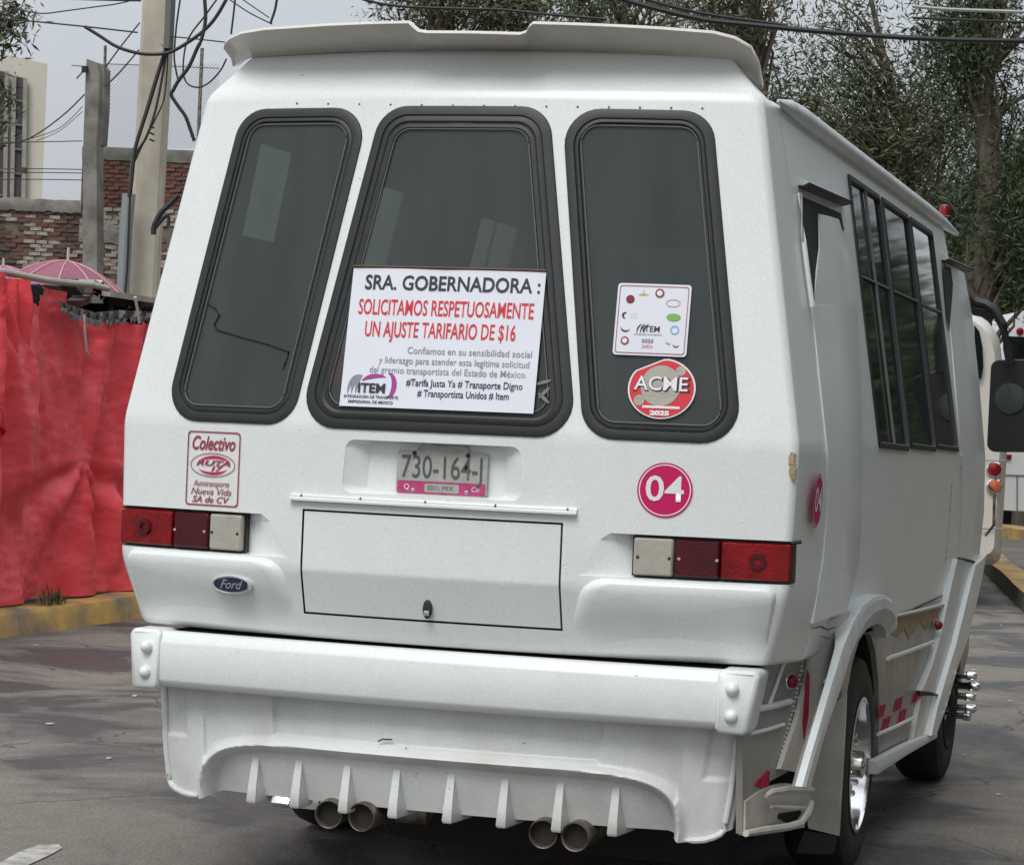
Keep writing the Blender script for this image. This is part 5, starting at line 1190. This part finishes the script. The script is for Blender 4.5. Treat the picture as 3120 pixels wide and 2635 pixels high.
# ================================================================== OTHER VEHICLES
ob = thing('parked_bus', 'cream bus with round red and amber lamps just beyond the minibus', 'bus', V((rD(2960, 1500, 22).x, rD(2960, 1500, 22).y, 0)))
BD = 22.0; er = V((math.cos(.17), math.sin(.17), 0)); ef = V((-er.y, er.x, 0)); RB = rD(3064, 1400, BD); org = V((RB.x, RB.y, 0))-er*2.1
zT, zB_ = rD(3000, 945, BD).z, rD(3000, 1722, BD).z
prof = rpoly([(0, zB_), (2.1, zB_), (2.12, 1.6), (1.98, zT), (.12, zT), (-.02, 1.6)], [.12, .10, .5, .38, .38, .5], 6)
G().loft([[org+er*(1.05+(p.x-1.05)*k)+ef*y+V((0, 0, p.y if k == 1 else 1.7+(p.y-1.7)*k)) for p in prof] for k, y in ((.93, -.04), (1, .10), (1, 6))]).to('body', M['buswhite'], ob, sharp=50)
RF = (org-ef*.06, er, V((0, 0, 1)), -ef, None)
def onb(px, py, dd=0): return rD(px, py, BD-.05+dd)
for py, m in ((1430, 'redlens'), (1482, 'amber')):
    c = onb(3030, py); r = G().lathe(c, -ef, [(-.08, .072), (.0, .072), (.01, .062)], 24).to('lamp_ring', M['chrome'], ob); G().lathe(c-ef*.008, -ef, [(0, .062), (.02, .05), (.03, .02), (.031, .001)], 24).to('lamp_lens', M[m], r)
for py in (1402, 1610): G().tube([onb(2990, py), onb(3062, py+1)], .006, 4).to('panel_seam', M['silver'], ob)
lp = [onb(*p) for p in ((2968, 990), (2984, 1010), (2994, 1060), (2996, 1120), (2988, 1155), (2975, 1150))]; G().prism([p-ef*.01 for p in lp], ef*.06).to('rear_window', M['sideglass'], ob, smooth=False)
for sx_ in (.35, 1.75): G().lathe(org+er*sx_+ef*1.2+V((0, 0, .42)), er, [(-.12, .42), (.12, .42)], 24).to('wheel', M['tyre'], ob)
G().box(org+er*1.05+ef*3+V((0, 0, .6)), (1.7, .9, .5)).to('chassis', M['soot'], ob)
# white van farther on
vb = thing('white_van', 'white van with a dark rear window parked at the right edge', 'van', V((rD(3100, 1560, 38).x, rD(3100, 1560, 38).y, 0)))
VD = 38; L0 = rD(3050, 1250, VD); er2 = V((math.cos(.30), math.sin(.30), 0)); ef2 = V((-er2.y, er2.x, 0)); o2 = V((L0.x, L0.y, 0)); zt_, zb_ = rD(3100, 945, VD).z, rD(3100, 1556, VD).z
prof = rpoly([(0, zb_), (2.0, zb_), (2.02, 2.2), (1.88, zt_), (.12, zt_), (-.02, 2.2)], [.08, .08, .4, .22, .22, .4], 5)
G().loft([[o2+er2*p.x+ef2*y+V((0, 0, p.y)) for p in prof] for y in (0, 4.8)]).to('body', M['vanwhite'], vb, sharp=50)
def onv(px, py): 
    q = ray(px, py); P0 = o2-ef2*.012; t = (P0-V(CAM)).dot(-ef2)/V(q).dot(-ef2); return V(CAM)+V(q)*t
G().prism([onv(*p) for p in ((3062, 1024), (3200, 1030), (3200, 1160), (3066, 1150))], ef2*.01).to('rear_window', M['sideglass'], vb, smooth=False)
G().lathe(onv(3108, 1010), -ef2, [(0, .06), (.02, .05), (.03, .01)], 14).to('high_brake_light', M['redlens'], vb)
G().prism([onv(*p) for p in ((3062, 1385), (3082, 1385), (3080, 1400), (3064, 1400))], -ef2*.02).to('tail_light', M['redlens'], vb, smooth=False)
for a, b in (((3052, 1446), (3200, 1450)), ((3099, 1446), (3099, 1556))): G().tube([onv(*a), onv(*b)], .012, 4).to('panel_seam', M['silver'], vb)
for sx_ in (.25, 1.75):
    for y in (.9, 4): G().lathe(o2+er2*sx_+ef2*y+V((0, 0, .36)), er2, [(-.1, .36), (.1, .36)], 20).to('wheel', M['tyre'], vb)
# ================================================================== TREES
def leaves(centres, rad, n, size, droop=.7):
    """n narrow leaves scattered round every centre"""
    C_ = np.repeat(np.array(centres), n, axis=0); K_ = len(C_)
    P = C_+np.random.normal(0, 1, (K_, 3))*np.array([rad, rad, rad*1.15])
    dirv = np.random.normal(0, 1, (K_, 3)); dirv[:, 2] = dirv[:, 2]*.6-droop; dirv /= np.linalg.norm(dirv, axis=1)[:, None]
    side = np.cross(dirv, np.random.normal(0, 1, (K_, 3))); side /= np.linalg.norm(side, axis=1)[:, None]
    ln = size*np.random.uniform(.6, 1.4, (K_, 1)); wd_ = ln*np.random.uniform(.13, .24, (K_, 1))
    vs = np.stack([P-dirv*ln*.5, P+side*wd_*.5+dirv*ln*.02, P+dirv*ln*.5, P-side*wd_*.5-dirv*ln*.02], 1).reshape(-1, 3)
    return vs
def tree(name, label, trunk, d, crowns, nclus, per, size, lm, rad=.35, r0=.16, thr=-.05, branches=60, seed=1, fork=None, nsc=.9):
    rs = np.random.RandomState(seed); tr = [rD(p[0], p[1], d) for p in trunk]
    root = thing(name, label, 'tree', V((tr[0].x, tr[0].y, 0)))
    base = V((tr[0].x, tr[0].y, 0)); pts = [base]+tr; rr = [r0*(1-.75*i/(len(pts)-1)) for i in range(len(pts))]
    g = G().tube(pts, rr, 9)
    cs = []
    px = F/d
    tries = 0
    while len(cs) < nclus and tries < nclus*30:
        tries += 1; c = crowns[rs.randint(len(crowns))]; q = rs.normal(0, .55, 3)
        if np.linalg.norm(q) > 1.15: continue
        p = rD(c[0]+q[0]*c[2], c[1]+q[1]*c[3], d+q[2]*c[2]/px*.8)
        if noise.noise(p*nsc+V((seed*7, 0, 0))) < thr: continue
        cs.append(p)
    for k in range(min(branches, len(cs))):
        e_ = cs[k]; z = min(max(e_.z-(.5+1.2*rs.rand()), tr[0].z*.6), pts[-1].z)
        s = pts[-1]
        for a, b in zip(pts, pts[1:]):
            if a.z <= z <= b.z: s = a.lerp(b, (z-a.z)/max(1e-3, b.z-a.z)); break
        m_ = s.lerp(e_, .5)+V((rs.normal(0, .15), rs.normal(0, .15), rs.normal(.1, .15)))
        g.tube([s, s.lerp(m_, .5)+V((0, 0, .08)), m_, m_.lerp(e_, .5)+V((0, 0, .05)), e_], [.035*r0/.16, .026*r0/.16, .018, .011, .006], 5)
    g.to('trunk', M['bark'], root, sharp=70, fix=False)
    vs = leaves([tuple(c) for c in cs], rad, per, size); off = np.array(wloc(root)); vs = vs-off
    me = bpy.data.meshes.new('crown'); nq = len(vs)//4; me.vertices.add(len(vs)); me.vertices.foreach_set('co', vs.astype(np.float32).ravel())
    me.loops.add(nq*4); me.loops.foreach_set('vertex_index', np.arange(nq*4, dtype=np.int32)); me.polygons.add(nq); me.polygons.foreach_set('loop_start', np.arange(0, nq*4, 4, dtype=np.int32)); me.polygons.foreach_set('loop_total', np.full(nq, 4, dtype=np.int32)); me.update(); me.validate()
    me.materials.append(M[lm]); o = bpy.data.objects.new('crown', me); COL.objects.link(o); o.parent = root
    return root
tree('eucalyptus_tree', 'large eucalyptus with a leaning trunk at the right edge', [(2960, 1150), (2990, 800), (3020, 520), (3000, 330), (3010, 100), (3040, -150)], 31, [(3060, 60, 190, 170), (3090, 400, 150, 260), (2960, 640, 170, 170), (3080, 760, 120, 130), (2940, 120, 90, 120)], 230, 75, .11, 'leaf1', rad=.28, r0=.24, branches=90, seed=2, thr=-.02)
tree('eucalyptus_tree', 'airy eucalyptus whose open crown shows sky above the minibus roof', [(2720, 900), (2740, 600), (2760, 420), (2700, 200), (2640, -60)], 34, [(2560, 260, 220, 190), (2760, 380, 230, 170), (2480, 120, 190, 150), (2640, 480, 190, 130), (2850, 330, 140, 180)], 270, 60, .11, 'leaf0', rad=.28, r0=.12, branches=170, seed=5, thr=.10, nsc=1.1)
tree('eucalyptus_tree', 'slim eucalyptus trunk standing right of the roof visor', [(2325, 600), (2315, 300), (2310, 60), (2305, -200)], 30, [(2330, 60, 110, 90), (2250, -30, 200, 90), (2430, 330, 90, 130)], 120, 56, .11, 'leaf2', rad=.25, r0=.13, branches=70, seed=7, thr=0)
tree('eucalyptus_tree', 'eucalyptus foliage showing through the notch of the roof visor', [(1300, 700), (1330, 300), (1340, 60), (1320, -200)], 32, [(1300, 10, 130, 70), (1450, -40, 220, 60), (1560, 30, 80, 60)], 150, 66, .11, 'leaf2', rad=.25, r0=.14, branches=50, seed=9, thr=-.1)
tree('eucalyptus_tree', 'twin trunked eucalyptus behind the right part of the visor', [(1925, 600), (1915, 200), (1905, 60), (1860, -160)], 33, [(1750, -20, 180, 60), (1900, -30, 180, 60), (2080, 20, 150, 70), (1780, 40, 110, 30)], 110, 46, .115, 'leaf0', rad=.28, r0=.15, branches=60, seed=12, thr=0)
tree('shade_tree', 'dense dark green tree low behind the minibus roof at right', [(2850, 1200), (2850, 900), (2830, 700)], 47, [(2880, 760, 140, 110), (2980, 820, 120, 130), (2770, 610, 90, 50), (3080, 760, 100, 120)], 300, 100, .16, 'leaf1', rad=.5, r0=.18, branches=30, seed=14, thr=-.25)
tree('shade_tree', 'dark tree filling the gap above the white van at right', [(3110, 1300), (3110, 1000), (3100, 800)], 46, [(3090, 800, 130, 170), (3000, 850, 120, 120), (3120, 600, 90, 120)], 260, 95, .17, 'leaf1', rad=.5, r0=.2, branches=20, seed=21, thr=-.3)
tree('overhanging_tree', 'tree reaching in from the left edge above the cream tower', [(-260, 700), (-250, 300), (-180, 60), (-60, 20)], 25, [(-30, 60, 70, 60), (-150, 0, 150, 120), (25, 75, 40, 40), (-25, 340, 22, 22)], 90, 16, .12, 'leaf2', rad=.13, r0=.12, branches=50, seed=17, thr=-.3)
# unseen trees and rubble, added to block sky light and reflect in the bus side
rs_ = np.random.RandomState(40); cs = []
for y in np.arange(-5, 75, 1.1):
    for k in range(80): cs.append((7.2+.03*y+rs_.normal(0, .8), y+rs_.normal(0, .9), .9+8.5*rs_.rand()**1.05+.8*math.sin(y*.7)))
vs = leaves(cs, .45, 12, .6, .3); nq = len(vs)//4; me = bpy.data.meshes.new('added_tree_belt'); me.from_pydata(vs.tolist(), [], [(4*k, 4*k+1, 4*k+2, 4*k+3) for k in range(nq)]); me.materials.append(M['leaf1']); o = bpy.data.objects.new('added_tree_belt', me); COL.objects.link(o)
tag(o, 'unseen belt of dark green leaves added at right to dim the bus side', 'trees', kind='stuff')
bank = G(); rr_ = random.Random(8)
for i in range(320): bank.box((5.6+rr_.uniform(-.8, .8), rr_.uniform(2, 45), rr_.uniform(.05, .75)), (rr_.uniform(.2, .7), rr_.uniform(.3, .9), rr_.uniform(.15, .45)), Matrix.Rotation(rr_.uniform(0, 3), 3, 'Z') @ Matrix.Rotation(rr_.uniform(-.5, .5), 3, 'X'))
o = bank.to('added_rubble_bank', M['concrete'], smooth=False); tag(o, 'unseen bank of concrete rubble added at right for the bus side to reflect', 'rubble', kind='stuff')
# distant ground beyond the street
tag(G().prism([V((-90, 75, 0)), V((60, 80, 0)), V((60, 80, .2)), V((-90, 75, .2))], (0, 8, 0)).to('ground_strip', M['pave'], smooth=False), kind='structure')
